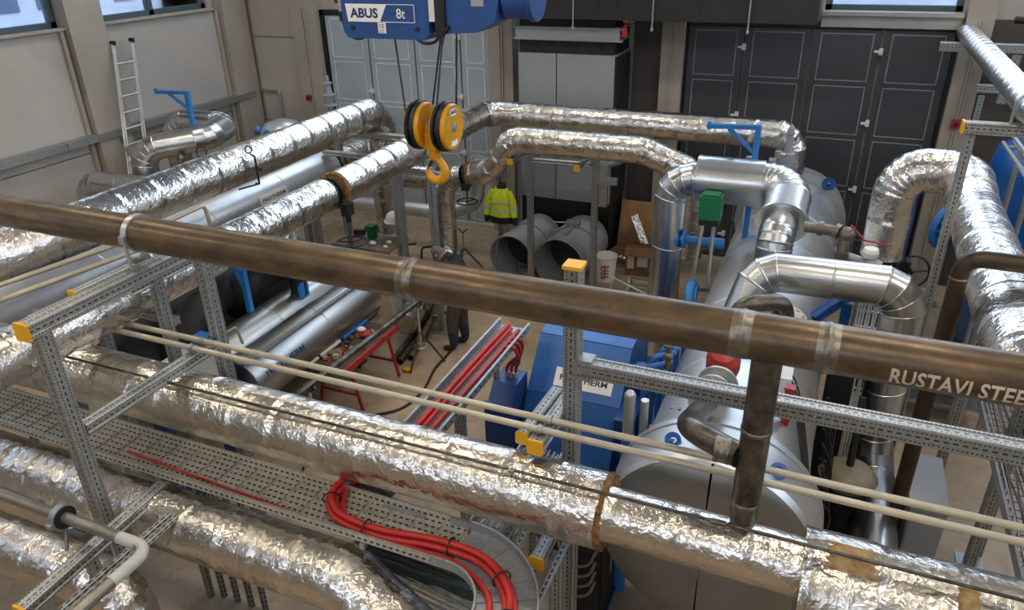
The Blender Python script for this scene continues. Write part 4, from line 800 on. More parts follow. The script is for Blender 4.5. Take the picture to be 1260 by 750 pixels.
part(t, 'beam', MB().beam((1.88, 13.3, 3.5), (4.0, 13.3, 3.5), (0, 0, 1), .12, .12), SLOT); part(t, 'beam', MB().beam((1.28, 13.3, 4.08), (4.0, 13.3, 4.08), (0, 0, 1), .13, .13), SLOT); beam(t, (2.25, 13.3, 3.3), (2.3, 13.3, 4.0), .12, 'post'); foot(t, 1.95, 13.05)
part(t, 'riser_pipe', MB().tube(fillet([(2.2, 13.5, 4.45), (2.5, 13.3, 4.45), (2.5, 13.3, 3.4)], .12), .05, 10), BLACK)
for k, (x, y, h) in enumerate(((1.72, 8.06, 2.6), (1.95, 6.85, 2.0), (1.38, 7.85, 2.3))):
    t = thing('support_post', ('slotted post behind the dark steel riser', 'slotted post under the mesh cable tray', 'slotted post close to the grey floor cabinet')[k], 'post', (x, y, 0)); beam(t, (x, y, 0), (x, y, h), .1, 'post'); foot(t, x, y)
t = thing('cable_riser', 'low row of slotted upright struts under the elbowed foil pipe', 'cable tray', (-4.6, 3.75, 0))
for k in range(5): part(t, 'upright', MB().beam((-4.95+.17*k, 3.72, 0), (-4.95+.17*k, 3.72, 1.45), (0, 1, 0), .06, .045), STRUT)
for z in (.3, .8, 1.3): part(t, 'rung', MB().bb((-5.0, 3.75, z), (-4.2, 3.78, z+.04)), GALV)
# --- thin beige tubes and rods
def tubes(label, pts, r, mat, rad=.08, group=None, name='thin_pipe', cat='pipe', clips=()):
    t = thing(name, label, cat, pts[0], group); part(t, 'tube', MB().tube(fillet(pts, rad, 6), r, 12), mat)
    for p, ax in clips: part(t, 'clip', MB().lathe(V(p)-V(ax)*.02, ax, [(0, r), (0, r+.009), (.04, r+.009), (.04, r)], 16).cyl(V(p)-V((0, 0, r)), V(p)-V((0, 0, r+.05)), .008, n=6), GALV)
    return t
tubes('thin beige tube on top of the short capped beam, lower of the two', [(-6.6, 3.955, 2.705), (4.2, 3.93, 2.705)], .024, BEIGE, clips=(((-1.53, 3.944, 2.705), (1, 0, 0)), ((-4.67, 3.948, 2.705), (1, 0, 0))))
tubes('thin beige tube alongside its twin, the one farther from the foil pipe', [(-6.0, 5.3, 2.9), (-6.0, 4.08, 2.705), (4.2, 4.06, 2.705)], .024, BEIGE, .1, clips=(((-1.51, 4.07, 2.705), (1, 0, 0)), ((-4.67, 4.075, 2.705), (1, 0, 0))))
tubes('thin beige tube rising beside the long foil pipe, upper of the pair', [(-6.9, 3.0, 3.0), (-6.44, 5.5, 3.0), (-6.44, 5.7, 2.6)], .026, BEIGE, .1)
tubes('thin beige tube rising beside the long foil pipe, lower of the pair', [(-6.7, 2.9, 2.94), (-6.3, 5.3, 2.94), (-6.3, 5.5, 2.5)], .026, BEIGE, .1)
tubes('pair of thin tube loops bent over a clip behind the brown pipe', [(-6.25, 4.8, 3.12), (-6.3, 5.95, 3.12), (-6.3, 6.0, 2.6)], .022, BEIGE, .08)
t = tubes('thin dark rod lying along the top of the big foil pipe', [(-7.2, 3.60, 2.575), (.02, 3.60, 2.60), (4.8, 3.60, 2.60)], .011, DKSTEEL, clips=(((-1.6, 3.60, 2.59), (1, 0, 0)),))
part(t, 'union', MB().cyl((-.30, 3.60, 2.598), (-.21, 3.60, 2.599), .02, n=8), BRASS)
t = tubes('thin bare steel pipe with a pale painted elbow in a rubber-lined clamp', [(-6.6, 2.52, 2.07), (-3.84, 2.52, 2.07), (-3.84, 1.2, 2.07)], .042, plain('thin_pipe_steel', '#918a7c', .36, .6, .15, 5), .15)
part(t, 'elbow_paint', MB().tube(fillet([(-4.12, 2.52, 2.07), (-3.84, 2.52, 2.07), (-3.84, 2.20, 2.07)], .15, 8), .044, 14), plain('pale_primer', '#bdbcb4', .5), 'pale painted elbow')
part(t, 'clamp_rubber', MB().lathe((-4.72, 2.52, 2.07), (1, 0, 0), [(0, .043), (0, .085), (.07, .085), (.07, .043)], 24), BLACK, 'black rubber clamp lining')
part(t, 'clamp_ring', MB().lathe((-4.71, 2.52, 2.07), (1, 0, 0), [(0, .085), (0, .095), (.05, .095), (.05, .085)], 24).box((-4.69, 2.42, 2.06), (.05, .04, .03)), GALV)
m2 = MB()
for dx, dy in ((0, -.03), (-.05, .05)): m2.cyl((-4.69, 2.52, 1.98), (-4.60+dx*3, 2.45+dy, 1.86), .012, n=6)
part(t, 'clamp_strut', m2, GALV)
tubes('thin beige pipe loop standing behind the crossing beam', [(-6.0, 5.0, 1.3), (-6.0, 5.0, 1.75), (-5.85, 5.6, 1.85), (-5.85, 5.65, 1.6)], .016, BEIGE, .05)

# ================================================================== CABLE TRAYS AND CABLES
def tray_strip(mb, pts_in, pts_out, z, uvoff=0.0, lip=.06, lips=(1, 1)):
    """tray floor and lips between two polylines"""
    L = 0
    for (a, b), (c, d) in zip(zip(pts_in, pts_in[1:]), zip(pts_out, pts_out[1:])):
        l = ((V(b)-V(a)).length+(V(d)-V(c)).length)/2; w = (V(c)-V(a)).length
        p = [V((*a, z)), V((*b, z)), V((*d, z)), V((*c, z))]
        mb.add(p, [(0, 1, 2, 3)], False, 0, [[(L, .03), (L+l, .03), (L+l, w+.03), (L, w+.03)]])
        L += l
t = thing('cable_tray', 'wide perforated cable tray with lips, bending round towards the viewer', 'cable tray', (-7.6, 3.42, 1.93))
y0, y1, z = 3.22, 3.62, 1.95
x = -7.6
while x < -1.97:
    x2 = min(x+.21, -1.95); mb = MB()
    for ya, yb, ka, kb in ((y0+.006, y1-.006, 0, 0),):
        d = .016
        mb.add([(x+d, ya, z), (x2-d, ya, z), (x2-d, yb, z), (x+d, yb, z)], [(0, 1, 2, 3)], False, 0, [[(d, .0), (x2-x-d, .0), (x2-x-d, .388), (d, .388)]])
        for s, e in ((x, x+d), (x2-d, x2)): mb.add([(s, ya, z-.006), (e, ya, z-.006), (e, yb, z-.006), (s, yb, z-.006)], [(0, 1, 2, 3)], False, 0, [[(.03, 0), (.03, 0), (.03, 0), (.03, 0)]])
        mb.bb((x+.002, ya, z-.012), (x2-.002, yb, z-.007))
    part(t, 'tray_panel', mb, PERF); x = x2
for ya, s in ((y0, 1), (y1, -1)):
    xx = -7.6
    for xb in (-6.2, -4.2, -1.93):
        mb = MB(); q = [(xx+.003, ya, z-.012), (xb-.003, ya, z-.012), (xb-.003, ya, z+.062), (xx+.003, ya, z+.062)]
        for off, flip in ((0, 0), (.004*s, 1)):
            mb.add([(p[0], p[1]+off, p[2]) for p in q], [(0, 1, 2, 3)], False, 0, [[(0, .002), (xb-xx, .002), (xb-xx, .066), (0, .066)]])
        mb.bb((xx+.003, ya-.004, z+.060), (xb-.003, ya+.010*s if s > 0 else ya+.004, z+.066)); part(t, 'side_rail', mb, PERF); xx = xb
cx, cy, ri, ro = -1.93, 2.88, .34, .74
nb = 7
for k in range(nb):
    mb = MB(); a0 = R(90-90*k/nb)-.004; a1 = R(90-90*(k+1)/nb)+.004; n = 4
    vs = [(cx+r*math.cos(a0+(a1-a0)*i/n), cy+r*math.sin(a0+(a1-a0)*i/n), zz) for zz in (z, z-.012) for r in (ri, ro) for i in range(n+1)]
    q = n+1; mb.add(vs, [(i, i+1, q+i+1, q+i) for i in range(n)]+[(2*q+i, 3*q+i, 3*q+i+1, 2*q+i+1) for i in range(n)])
    mb.box((cx+(ri+ro)/2*math.cos(a1), cy+(ri+ro)/2*math.sin(a1), z+.004), (ro-ri, .012, .006), Matrix.Rotation(a1, 3, 'Z'))
    part(t, 'bend_panel', mb, GALVD)
for r in (ri, ro):
    mb = MB(); n = 20; vs = []
    for i in range(n+1):
        a = R(90-90*i/n)
        for rr, zz in ((r-.004, z-.012), (r-.004, z+.066), (r+.004, z+.066), (r+.004, z-.012)): vs.append((cx+rr*math.cos(a), cy+rr*math.sin(a), zz))
    mb.add(vs, [(i*4+e, i*4+(e+1) % 4, i*4+4+(e+1) % 4, i*4+4+e) for i in range(n) for e in range(4)], False); mb.tube([(cx+r*math.cos(R(90-90*i/24)), cy+r*math.sin(R(90-90*i/24)), z+.066) for i in range(25)], .010, 8); part(t, 'bend_rail', mb, GALV)
part(t, 'joint_plate', MB().bb((-2.05, 3.205, z+.0), (-1.8, 3.218, z+.06)), GALV); part(t, 'joint_plate', MB().bb((-2.1, 3.600, z), (-1.75, 3.614, z+.064)), GALV)
mb = MB(); mb.bb((cx+ri, .8, z-.012), (cx+ro, cy, z)).bb((cx+ri-.004, .8, z), (cx+ri+.004, cy, z+.066)).bb((cx+ro-.004, .8, z), (cx+ro+.004, cy, z+.066)); part(t, 'tray_length', mb, GALVD)
for x in (-6.8, -4.9, -2.6): part(t, 'cross_bar', MB().bb((x-.02, y0-.02, z-.06), (x+.02, y1+.02, z-.014)), GALV)
part(t, 'cross_bar', m2, GALV)
for x in (-6.8, -4.9, -2.6): part(t, 'leg_post', MB().beam((x, y1+.05, 0), (x, y1+.05, z), (0, 0, 1), .06, .06), SLOT)
t = thing('cable_tray', 'blue-sided cable tray with red cables, running towards the worker', 'cable tray', (-2.83, 5.0, 1.93))
m2 = MB().bb((-3.0, 3.66, 1.93), (-2.66, 6.55, 1.942)); part(t, 'tray_floor', m2, GALVD)
for x in (-3.0, -2.66): 
    m2 = MB().bb((x-.004, 3.66, 1.93), (x+.004, 6.55, 2.02)).bb((x-.012, 3.66, 2.014), (x+.012, 6.55, 2.022)); part(t, 'side_rail', m2, GALV)
for k in range(26):
    y = 3.9+k*.1; part(t, 'slot_mark', MB().cyl((-2.650, y, 1.975), (-2.655, y, 1.975), .012, n=6), BLACK) if k % 1 == 0 and k < 26 else None
part(t, 'joint_bracket', MB().bb((-3.02, 3.60, 1.95), (-2.98, 3.70, 2.03)), GALV); part(t, 'joint_bracket', MB().bb((-2.66, 3.58, 1.95), (-2.3, 3.66, 1.957)), GALV)
beam(t, (-3.0, 6.4, 0), (-3.0, 6.4, 1.9), .06, 'leg_post')
base = [(-2.86, 6.45, 1.975), (-2.88, 5.5, 1.975), (-2.88, 4.2, 1.975), (-2.92, 3.85, 1.985), (-3.03, 3.66, 2.0), (-3.03, 3.48, 2.0), (-2.86, 3.33, 1.99), (-2.5, 3.30, 1.985), (-2.08, 3.36, 1.985), (-1.72, 3.34, 1.985), (-1.47, 3.17, 1.985), (-1.36, 2.92, 1.985), (-1.34, 2.4, 1.985), (-1.34, 1.0, 1.985)]
def offs(path, d, dz):
    pts = [V(p) for p in path]; out = []
    for i, p in enumerate(pts):
        tg = pts[min(i+1, len(pts)-1)]-pts[max(i-1, 0)]; nn = V((-tg.y, tg.x, 0)).normalized(); out.append(p+nn*d+V((0, 0, dz)))
    return out
for k, (d, dz) in enumerate(((-.027, 0), (.027, 0), (0, .042))):
    b2 = offs(smooth_path(base, 7), d, dz)
    if k == 0: b2 = [V((-2.76, 6.46, 1.6)), V((-2.76, 6.5, 1.9))]+b2[2:]
    solo('power_cable', ('thick red power cable on the inner side of the tray bend', 'thick red power cable on the outer side of the tray bend', 'thick red power cable lying on top of the other two in the tray')[k], 'cable', MB().tube(b2, .024, 10), RED, 'thick red cables in the tray', loc=b2[0])
lo_ = [(-2.74, 6.45, 1.97), (-2.76, 5.0, 1.97), (-2.8, 4.0, 1.97), (-2.98, 3.7, 1.975), (-2.96, 3.52, 1.975), (-2.75, 3.27, 1.972), (-2.4, 3.26, 1.972), (-1.95, 3.27, 1.972), (-1.65, 3.16, 1.972), (-1.50, 2.95, 1.972), (-1.47, 2.4, 1.972), (-1.47, 1.0, 1.972)]
solo('power_cable', 'red power cable hugging the near lip of the tray bend', 'cable', MB().tube(smooth_path(lo_, 7), .021, 10), RED, 'thick red cables in the tray', loc=lo_[0])
solo('thin_cable', 'thin red cable lying straight along the perforated tray', 'cable', MB().tube(smooth_path([(-5.0, 3.36, 1.96), (-4.4, 3.33, 1.962), (-3.8, 3.30, 1.962), (-3.2, 3.27, 1.962)], 5), .009, 6), RED, loc=(-5.0, 3.36, 1.96))
ties = smooth_path(base, 7)
m2 = MB()
for i in (36, 47, 58, 68, 76): 
    if i < len(ties)-1: m2.torus(ties[i]+V((0, 0, .012)), ties[i+1]-ties[i-1], .064, .006, 16, 5)
solo('cable_ties', 'black cable ties round the thick red cables', 'cable tie', m2, BLACK, loc=ties[47])
# lower tray with grey cables
t = thing('cable_tray', 'dark lower cable tray filled with grey cables below the perforated one', 'cable tray', (-2.7, 3.5, 1.55))
part(t, 'tray_floor', MB().bb((-2.98, 3.40, 1.48), (-1.75, 3.66, 1.49)), GALVD)
for y in (3.40, 3.66): part(t, 'side_rail', MB().bb((-2.98, y-.004, 1.48), (-1.75, y+.004, 1.60)).bb((-2.98, y-.012, 1.59), (-1.75, y+.012, 1.60)), plain('dark_green_grey_steel', '#3d4a48', .45, .3))
m2 = MB()
for k in range(22):
    y = 3.26+.017*k; m2.tube(smooth_path([(-2.95, max(y, 3.44), 1.51), (-2.5, y+random.uniform(-.02, .02), 1.50+random.uniform(0, .03)), (-2.1, y+random.uniform(-.02, .02)-.03, 1.49+random.uniform(0, .02)), (-1.6, y-.10, 1.47), (-1.25, y-.3, 1.44)], 4), .008, 5)
part(t, 'grey_cables', m2, GREYC, 'bundle of thin grey cables', 'stuff'); beam(t, (-2.85, 3.6, 0), (-2.85, 3.6, 1.47), .06, 'leg_post'); beam(t, (-1.9, 3.6, 0), (-1.9, 3.6, 1.47), .06, 'leg_post')
def mesh_tray(label, x0, x1, y0, y1, z, nc, grey=None):
    t = thing('mesh_tray', label, 'cable tray', (x0, y0, z))
    m2 = MB()
    for k in range(6): m2.cyl((x0+(x1-x0)*k/5, y0, z), (x0+(x1-x0)*k/5, y1, z), .006, n=5, cap=False)
    n = int((y1-y0)/.1)
    for k in range(n+1): m2.tube([(x0, y0+k*.1, z+.1), (x0, y0+k*.1, z), (x1, y0+k*.1, z), (x1, y0+k*.1, z+.1)], .005, 5, False)
    for xx in (x0, x1): m2.cyl((xx, y0, z+.1), (xx, y1, z+.1), .007, n=5, cap=False)
    part(t, 'wire_mesh', m2, GALV); part(t, 'side_rail', MB().bb((x0-.03, y0, z-.04), (x0-.01, y1, z+.06)), GALVD)
    m3 = MB()
    for k in range(nc):
        x = x0+.03+(x1-x0-.06)*k/max(1, nc-1); m3.tube(smooth_path([(x+random.uniform(-.02, .02), y0+(y1-y0)*j/5, z+.02+random.uniform(0, .05)) for j in range(6)], 3), random.uniform(.006, .013), 5)
    part(t, 'cables', m3, grey or plain('dark_cables', '#4d4e50', .5, 0, .2, 20), 'tangle of thin cables', 'stuff')
    for y in (y0+.3, y1-.3): part(t, 'leg_post', MB().beam(((x0+x1)/2, y, 0), ((x0+x1)/2, y, z-.02), (0, 0, 1), .06, .06), SLOT)
    return t
mesh_tray('wire mesh cable tray full of dark cables below the U-bent foil pipe', 1.74, 2.35, 4.6, 7.3, 1.62, 16)
mesh_tray('wire mesh cable tray with white and grey cables behind the tray bend', -2.1, -1.72, 3.9, 5.0, 1.62, 10, GREYC)
mesh_tray('wire mesh tray with grey cables on the floor between vessel and cabinet', .45, 1.0, 4.7, 6.0, .45, 10, GREYC)
# ================================================================== BLUE MOTOR HOOD AND SMALL MACHINES
t = thing('motor_hood', 'big blue sloped motor hood with a white label behind the yellow topped post', 'machine', (-2.0, 5.6, 0))
hood = [(6.1, .12), (6.1, .45), (6.52, 1.2), (6.95, 1.70), (7.75, 1.80), (7.75, .12)]
m2 = MB().prism(hood, (-2.68, 0, 0), (0, 1, 0), (0, 0, 1), (1.06, 0, 0)); part(t, 'hood_body', m2, BLUE)
m2 = MB().bb((-2.7, 6.0, 0), (-1.55, 7.8, .12)); part(t, 'base_frame', m2, BLUED)
nrm = V((0, -.50, .43)).normalized(); ay = V((0, .43, .50)).normalized(); LC = V((-2.07, 6.655, 1.357))
m2 = MB().box(LC+nrm*.006, (.66, .21, .008), Matrix.Rotation(math.atan2(.5, .43), 3, 'X')); part(t, 'label', m2, LABEL)
m2 = MB(); put_text(m2, 'FRIOTHERM', .085, LC+nrm*.012, (1, 0, 0), ay, fat=.03, width=.54); part(t, 'lettering', m2, INK)
for y, zz in ((6.52, 1.2), (6.95, 1.70)): part(t, 'fold_edge', MB().cyl((-2.682, y, zz), (-1.618, y, zz), .008, n=6), BLUE)
part(t, 'side_cover', MB().box((-2.685, 7.2, .9), (.01, .5, .5)), BLUED)
m2 = MB().bb((-1.62, 6.3, .2), (-1.42, 7.7, 1.2)).cyl((-1.5, 6.9, 1.2), (-1.5, 6.9, 1.55), .07); part(t, 'gear_housing', m2, BLUED)
t = thing('terminal_box', 'deep blue terminal box fed by three red cables beside the hood', 'terminal box', (-3.0, 6.9, 0))
part(t, 'box', MB().prism([(6.15, .78), (6.15, 1.18), (6.32, 1.36), (6.62, 1.36), (6.62, .78)], (-3.0, 0, 0), (0, 1, 0), (0, 0, 1), (.28, 0, 0)), BLUED); part(t, 'lid', MB().bb((-3.03, 6.12, .62), (-2.70, 6.15, 1.2)), BLUED); part(t, 'pedestal', MB().bb((-2.95, 6.3, 0), (-2.78, 6.55, .78)), BLUED)
for k in range(3):
    tt = solo('power_cable', ('first', 'second', 'third')[k]+' of three red cables dropping into the blue terminal box', 'cable', MB().tube(smooth_path([(-2.72, 6.05+.09*k, 1.985), (-2.63, 6.07+.09*k, 1.97), (-2.64-.02*k, 6.2+.07*k, 1.75), (-2.78-.05*k, 6.45, 1.5), (-2.79-.05*k, 6.45, 1.35)], 4), .02, 8), REDP, 'red cables into the terminal box', loc=(-2.72, 6.05+.09*k, 1.985))
    part(t, 'cable_gland', MB().cyl((-2.79-.05*k, 6.45, 1.35), (-2.79-.05*k, 6.45, 1.42), .025, n=8), ALU)
t = thing('oil_piping', 'blue pipe column with silver cylinder and red valve between hood and vessel', 'piping', (-1.25, 5.4, 0))
part(t, 'column', MB().cyl((-1.22, 5.25, 0), (-1.22, 5.25, 1.85), .055).cyl((-1.22, 5.25, 1.5), (-1.02, 5.3, 1.5), .04), BLUEL); part(t, 'silver_column', MB().cyl((-1.22, 5.25, 1.85), (-1.22, 5.25, 2.25), .05).cyl((-1.10, 5.3, .6), (-1.10, 5.3, 2.2), .035).ball((-1.22, 5.25, 2.25), .05), ALU)
part(t, 'filter', MB().cyl((-1.33, 5.05, .4), (-1.33, 5.05, 1.45), .075).ball((-1.33, 5.05, 1.45), .075, rz=.05), ALU); part(t, 'red_valve', MB().cyl((-1.02, 5.3, 1.35), (-1.0, 5.3, 1.95), .035).ball((-1.01, 5.3, 1.5), .08).cyl((-1.12, 5.3, 1.5), (-.92, 5.3, 1.5), .045).cyl((-1.0, 5.3, 1.85), (-1.0, 5.3, 1.95), .05), REDP)
t = thing('oil_unit', 'blue oil unit of small pipes and brass cocks behind the long slotted beam', 'machine', (-1.1, 6.6, 0))
part(t, 'block', MB().bb((-1.36, 6.2, 0), (-1.02, 7.3, 1.0)), BLUED); m2 = MB()
for k in range(6): m2.tube(fillet([(-1.33+.05*k, 6.3+.14*k, 1.0), (-1.33+.05*k, 6.3+.14*k, 1.9+.05*(k % 3)), (-1.08, 6.4+.14*k, 1.95+.04*(k % 2))], .06), .03, 8)
part(t, 'pipes', m2, BLUE); m2 = MB()
for x, y in ((-1.12, 6.35), (-1.2, 6.9)): m2.cyl((x, y, 1.9), (x, y, 2.15), .03).ball((x, y, 2.05), .05).cyl((x-.05, y, 2.15), (x+.05, y, 2.15), .02)
part(t, 'cock', m2, BRASS)
t = thing('control_cabinet', 'black cabinet with grey coiled hoses on its front, beside the vessel head', 'cabinet', (-1.5, 4.9, 0))
part(t, 'body', MB().bb((-1.72, 4.75, .05), (-1.26, 5.2, 1.15)), BLACK); part(t, 'door', MB().bb((-1.70, 4.73, .1), (-1.28, 4.75, 1.1)), DARKW); part(t, 'plinth', MB().bb((-1.74, 4.74, 0), (-1.24, 5.22, .05)), BLUED)
for k in range(4): part(t, 'hose_loop', MB().tube(smooth_path([(-1.66, 4.70, .95-.12*k), (-1.60, 4.66, .82-.12*k), (-1.48, 4.64, .78-.12*k), (-1.36, 4.66, .82-.12*k), (-1.31, 4.70, .95-.12*k)], 4), .014, 6), GREYC)
for k, (x, y) in enumerate(((-1.85, 5.5),)):
    tt = thing('pump', 'blue pump on the floor in front of the motor hood', 'pump', (x, y, 0))
    part(tt, 'base', MB().bb((x-.25, y-.15, 0), (x+.25, y+.15, .1)), BLUED); part(tt, 'motor', MB().lathe((x-.3, y, .3), (1, 0, 0), [(0, 0), (0, .12), (.04, .16), (.4, .16), (.42, .1), (.6, .1), (.6, 0)], 20), BLUE)
# right side of the vessel: cable clutter, expansion vessel, cabinet
t = thing('expansion_vessel', 'olive beige pancake expansion vessel with a dark pipe on top', 'vessel', (.67, 6.55, 0))
part(t, 'shell', MB().lathe((.67, 6.55, .85), (0, 0, 1), [(0, .08), (.02, .2), (.08, .255), (.105, .262), (.13, .262), (.155, .255), (.2, .2), (.235, .1), (.24, 0)], 32, True), OLIVE); part(t, 'seam_ring', MB().torus((.67, 6.55, .967), (0, 0, 1), .262, .012, 32, 6), OLIVE)
part(t, 'pipe', MB().cyl((.67, 6.55, 1.05), (.67, 6.75, 1.75), .035), BLACK); part(t, 'stand', MB().cyl((.67, 6.55, 0), (.67, 6.55, .86), .16), BLACK)
t = thing('floor_cabinet', 'light grey floor cabinet beside the dark brown riser', 'cabinet', (1.36, 6.8, 0))
part(t, 'body', MB().bb((1.24, 6.4, .08), (1.54, 7.25, .88)), CABG); part(t, 'door', MB().bb((1.25, 6.385, .12), (1.53, 6.40, .84)), CABG); part(t, 'lid', MB().bb((1.225, 6.38, .88), (1.555, 7.27, .90)), CABG); part(t, 'plinth', MB().bb((1.26, 6.42, 0), (1.52, 7.23, .08)), BLACK); part(t, 'lock', MB().cyl((1.3, 6.386, .8), (1.3, 6.37, .8), .014, n=8), BLACK)
t = thing('clad_pipe', 'clad pipe on the floor reflecting light beside the floor cabinet', 'clad pipe', (.95, 6.9, 0))
sections(t, [(.98, 5.6, .55), (.98, 8.6, .55)], .2, CLAD, 'clad_section', sec=.8, style='clad', n=28)
for y in (6.0, 8.0): part(t, 'stand', MB().bb((.9, y-.05, 0), (1.06, y+.05, .36)), GALV)
t = thing('cable_ladder', 'upright cable ladder with white cables beside the vessel behind the brown pipe', 'cable tray', (.62, 7.9, 0))
for x in (.52, .78): part(t, 'rail', MB().beam((x, 7.9, 0), (x, 7.9, 2.45), (0, 1, 0), .03, .06), GALV)
for k in range(12): part(t, 'rung', MB().bb((.52, 7.88, .2+.19*k), (.78, 7.91, .22+.19*k)), GALV)
m2 = MB()
for k in range(7): m2.tube(smooth_path([(.55+.03*k, 7.86, 2.3), (.55+.03*k+random.uniform(-.01, .01), 7.85, 1.5), (.55+.03*k, 7.86, .6), (.56+.03*k, 7.82, 0.1)], 4), .011, 5)
part(t, 'cables', m2, LABEL, 'bunch of white cables', 'stuff')
t = thing('blue_brace', 'deep blue angled steel brace beside the vessel under the gored clad pipe', 'bracket', (.44, 7.95, 0))
part(t, 'post', MB().box((.44, 7.95, 1.08), (.10, .10, 2.16)), BLUE); part(t, 'brace', MB().beam((.13, 7.8, 1.98), (.42, 8.0, 2.2), (0, 0, 1), .12, .10), BLUE); part(t, 'foot', MB().bb((.32, 7.85, 0), (.56, 8.05, .02)), BLUE)
t = thing('switch_cabinet', 'black electrical panel with dark cables on the flank of the vessel', 'cabinet', (.5, 5.9, 0))
part(t, 'panel', MB().bb((.36, 7.2, .3), (.60, 7.6, 2.0)), BLACK); part(t, 'door', MB().bb((.37, 7.18, .35), (.59, 7.2, 1.95)), BLACK); part(t, 'stand', MB().bb((.40, 7.3, 0), (.56, 7.5, .3)), BLACK)
m2 = MB()
for k in range(14):
    y = random.uniform(5.3, 6.9); m2.tube(smooth_path([(.36, y, 1.7+random.uniform(-.2, .2)), (.42+random.uniform(0, .08), y+.1, 1.3), (.40+random.uniform(0, .1), y-.1, .8), (.45, y, .1)], 4), .012, 5)
part(t, 'cables', m2, BLACK, 'tangle of black cables', 'stuff')
t = thing('conduit_run', 'red valve stem and thin conduits on the far flank of the vessel', 'piping', (.1, 5.5, 1.9))
part(t, 'red_valve', MB().cyl((.02, 5.55, 2.0), (.02, 5.5, 2.45), .03).ball((.02, 5.5, 2.2), .055).box((.02, 5.5, 2.45), (.08, .08, .05)), REDP); m2 = MB()
for k in range(4): m2.tube(smooth_path([(-.15, 6.3-.1*k, 2.2), (.05, 6.1-.1*k, 2.18), (.2, 5.6-.12*k, 1.95), (.29, 5.2, 1.7)], 4), .009, 5)
part(t, 'thin_lines', m2, BLACK, 'thin black lines over the cladding'); part(t, 'junction_box', MB().bb((-.22, 5.9, 2.15), (.02, 6.2, 2.3)), WHITE); part(t, 'post', MB().cyl((-.24, 5.5, 2.2), (-.24, 5.5, 2.6), .02, n=8), ALU)
# blue tank, guard rails, blue flange
t = thing('blue_tank', 'glossy blue upright tank with a domed top behind the guard rails', 'tank', (2.7, 11.2, 0))
part(t, 'shell', MB().lathe((2.72, 11.3, .3), (0, 0, 1), [(0, .2), (.05, .55), (.2, .74), (2.55, .74), (2.8, .69), (2.95, .5), (3.02, .2), (3.03, 0)], 40, True), TANKB); part(t, 'foot_ring', MB().cyl((2.72, 11.3, 0), (2.72, 11.3, .4), .5, n=28), TANKB)
m2 = MB().box((2.02, 10.98, 2.62), (.005, .16, .012)); part(t, 'label_mark', m2, WHITE)
t = thing('guard_frame', 'grey tube guard frame in front of the blue tank', 'railing', (1.95, 9.5, 0))
for a, b in (((1.85, 10.2, 3.62), (1.9, 7.0, 3.62)), ((1.86, 10.2, 3.44), (1.92, 7.0, 3.44)), ((2.0, 10.3, 3.62), (2.06, 7.0, 3.62)), ((1.98, 10.25, 3.44), (2.04, 7.0, 3.44))): part(t, 'rail', MB().tube([a, b], .022, 10), GALV)
for y in (10.05, 9.2): part(t, 'upright', MB().cyl((2.03, y, 0), (2.03, y, 3.6), .028), GALV); part(t, 'cross_rail', MB().cyl((1.85, y, 3.6), (2.06, y, 3.6), .02).cyl((1.86, y, 3.42), (2.05, y, 3.42), .02), GALV)
t = thing('blue_flange', 'big blue bolted flange end standing before the end pillar', 'flange', (1.72, 12.0, 0))
m2 = MB(); flange_mb(m2, (1.78, 11.95, 1.75), (.75, -.65, 0), .34, .10, 14, .03); part(t, 'flange', m2, BLUEL); m2 = MB().cyl((1.82, 11.9, 1.75), (2.4, 11.5, 1.75), .22, n=24); m2.cyl((2.3, 11.56, 1.75), (2.3, 11.56, 0), .15, n=20); part(t, 'pipe', m2, BLUED)
t = thing('floor_shelf', 'low slotted shelf with fittings behind the U-bent foil pipe', 'shelf', (1.7, 9.6, 0))
for z in (.3, .65): part(t, 'shelf_board', MB().bb((1.35, 9.3, z), (2.3, 9.9, z+.03)), GALV)
for x in (1.37, 2.28):
    for y in (9.32, 9.88): part(t, 'leg', MB().bb((x-.025, y-.025, 0), (x+.025, y+.025, 1.0)), GALV)
part(t, 'yellow_cap', MB().bb((1.33, 9.28, .62), (1.36, 9.34, .72)), YEL)

# ================================================================== CRANE HOIST AND HOOK BLOCK
HY = 7.5
t = thing('crane_hoist', 'blue overhead crane hoist with white lettering and a blue motor', 'hoist', (-4.7, HY, 5.3))
m2 = MB().prism([(-5.20, 4.73), (-4.22, 4.73), (-4.16, 4.80), (-4.16, 5.36), (-5.25, 5.36), (-5.25, 4.80)], (0, HY-.02, 0), (1, 0, 0), (0, 0, 1), (0, .5, 0)); part(t, 'housing', m2, BLUEH)
part(t, 'end_plate', MB().bb((-4.16, HY, 4.92), (-4.08, HY+.4, 5.36)), WHITE); part(t, 'rope_guide', MB().bb((-4.08, HY-.02, 4.80), (-3.96, HY+.45, 5.36)), BLACK)
part(t, 'motor_box', MB().prism([(-3.98, 4.80), (-3.62, 4.82), (-3.40, 4.93), (-3.30, 5.36), (-3.98, 5.36)], (0, HY+.02, 0), (1, 0, 0), (0, 0, 1), (0, .45, 0)), BLUEH)
part(t, 'motor', MB().lathe((-3.36, HY+.25, 5.16), (1, 0, 0), [(0, .16), (.03, .22), (.28, .22), (.30, .24), (.36, .24), (.36, 0)], 28), BLUEH)
part(t, 'rating_plate', MB().bb((-3.66, HY+.012, 5.08), (-3.52, HY+.02, 5.18)), CABG)
yy = HY-.024
m2 = MB().prism([(-5.17, 4.905), (-4.76, 4.905), (-4.66, 5.09), (-5.19, 5.09)], (0, yy, 0), (1, 0, 0), (0, 0, 1), (0, -.006, 0)); part(t, 'name_plate', m2, LABEL, 'white name plate')
m2 = MB(); put_text(m2, 'ABUS', .135, (-4.955, yy-.008, 4.997), (1, 0, 0), (0, 0, 1), fat=.035, width=.36); part(t, 'lettering', m2, INKB)
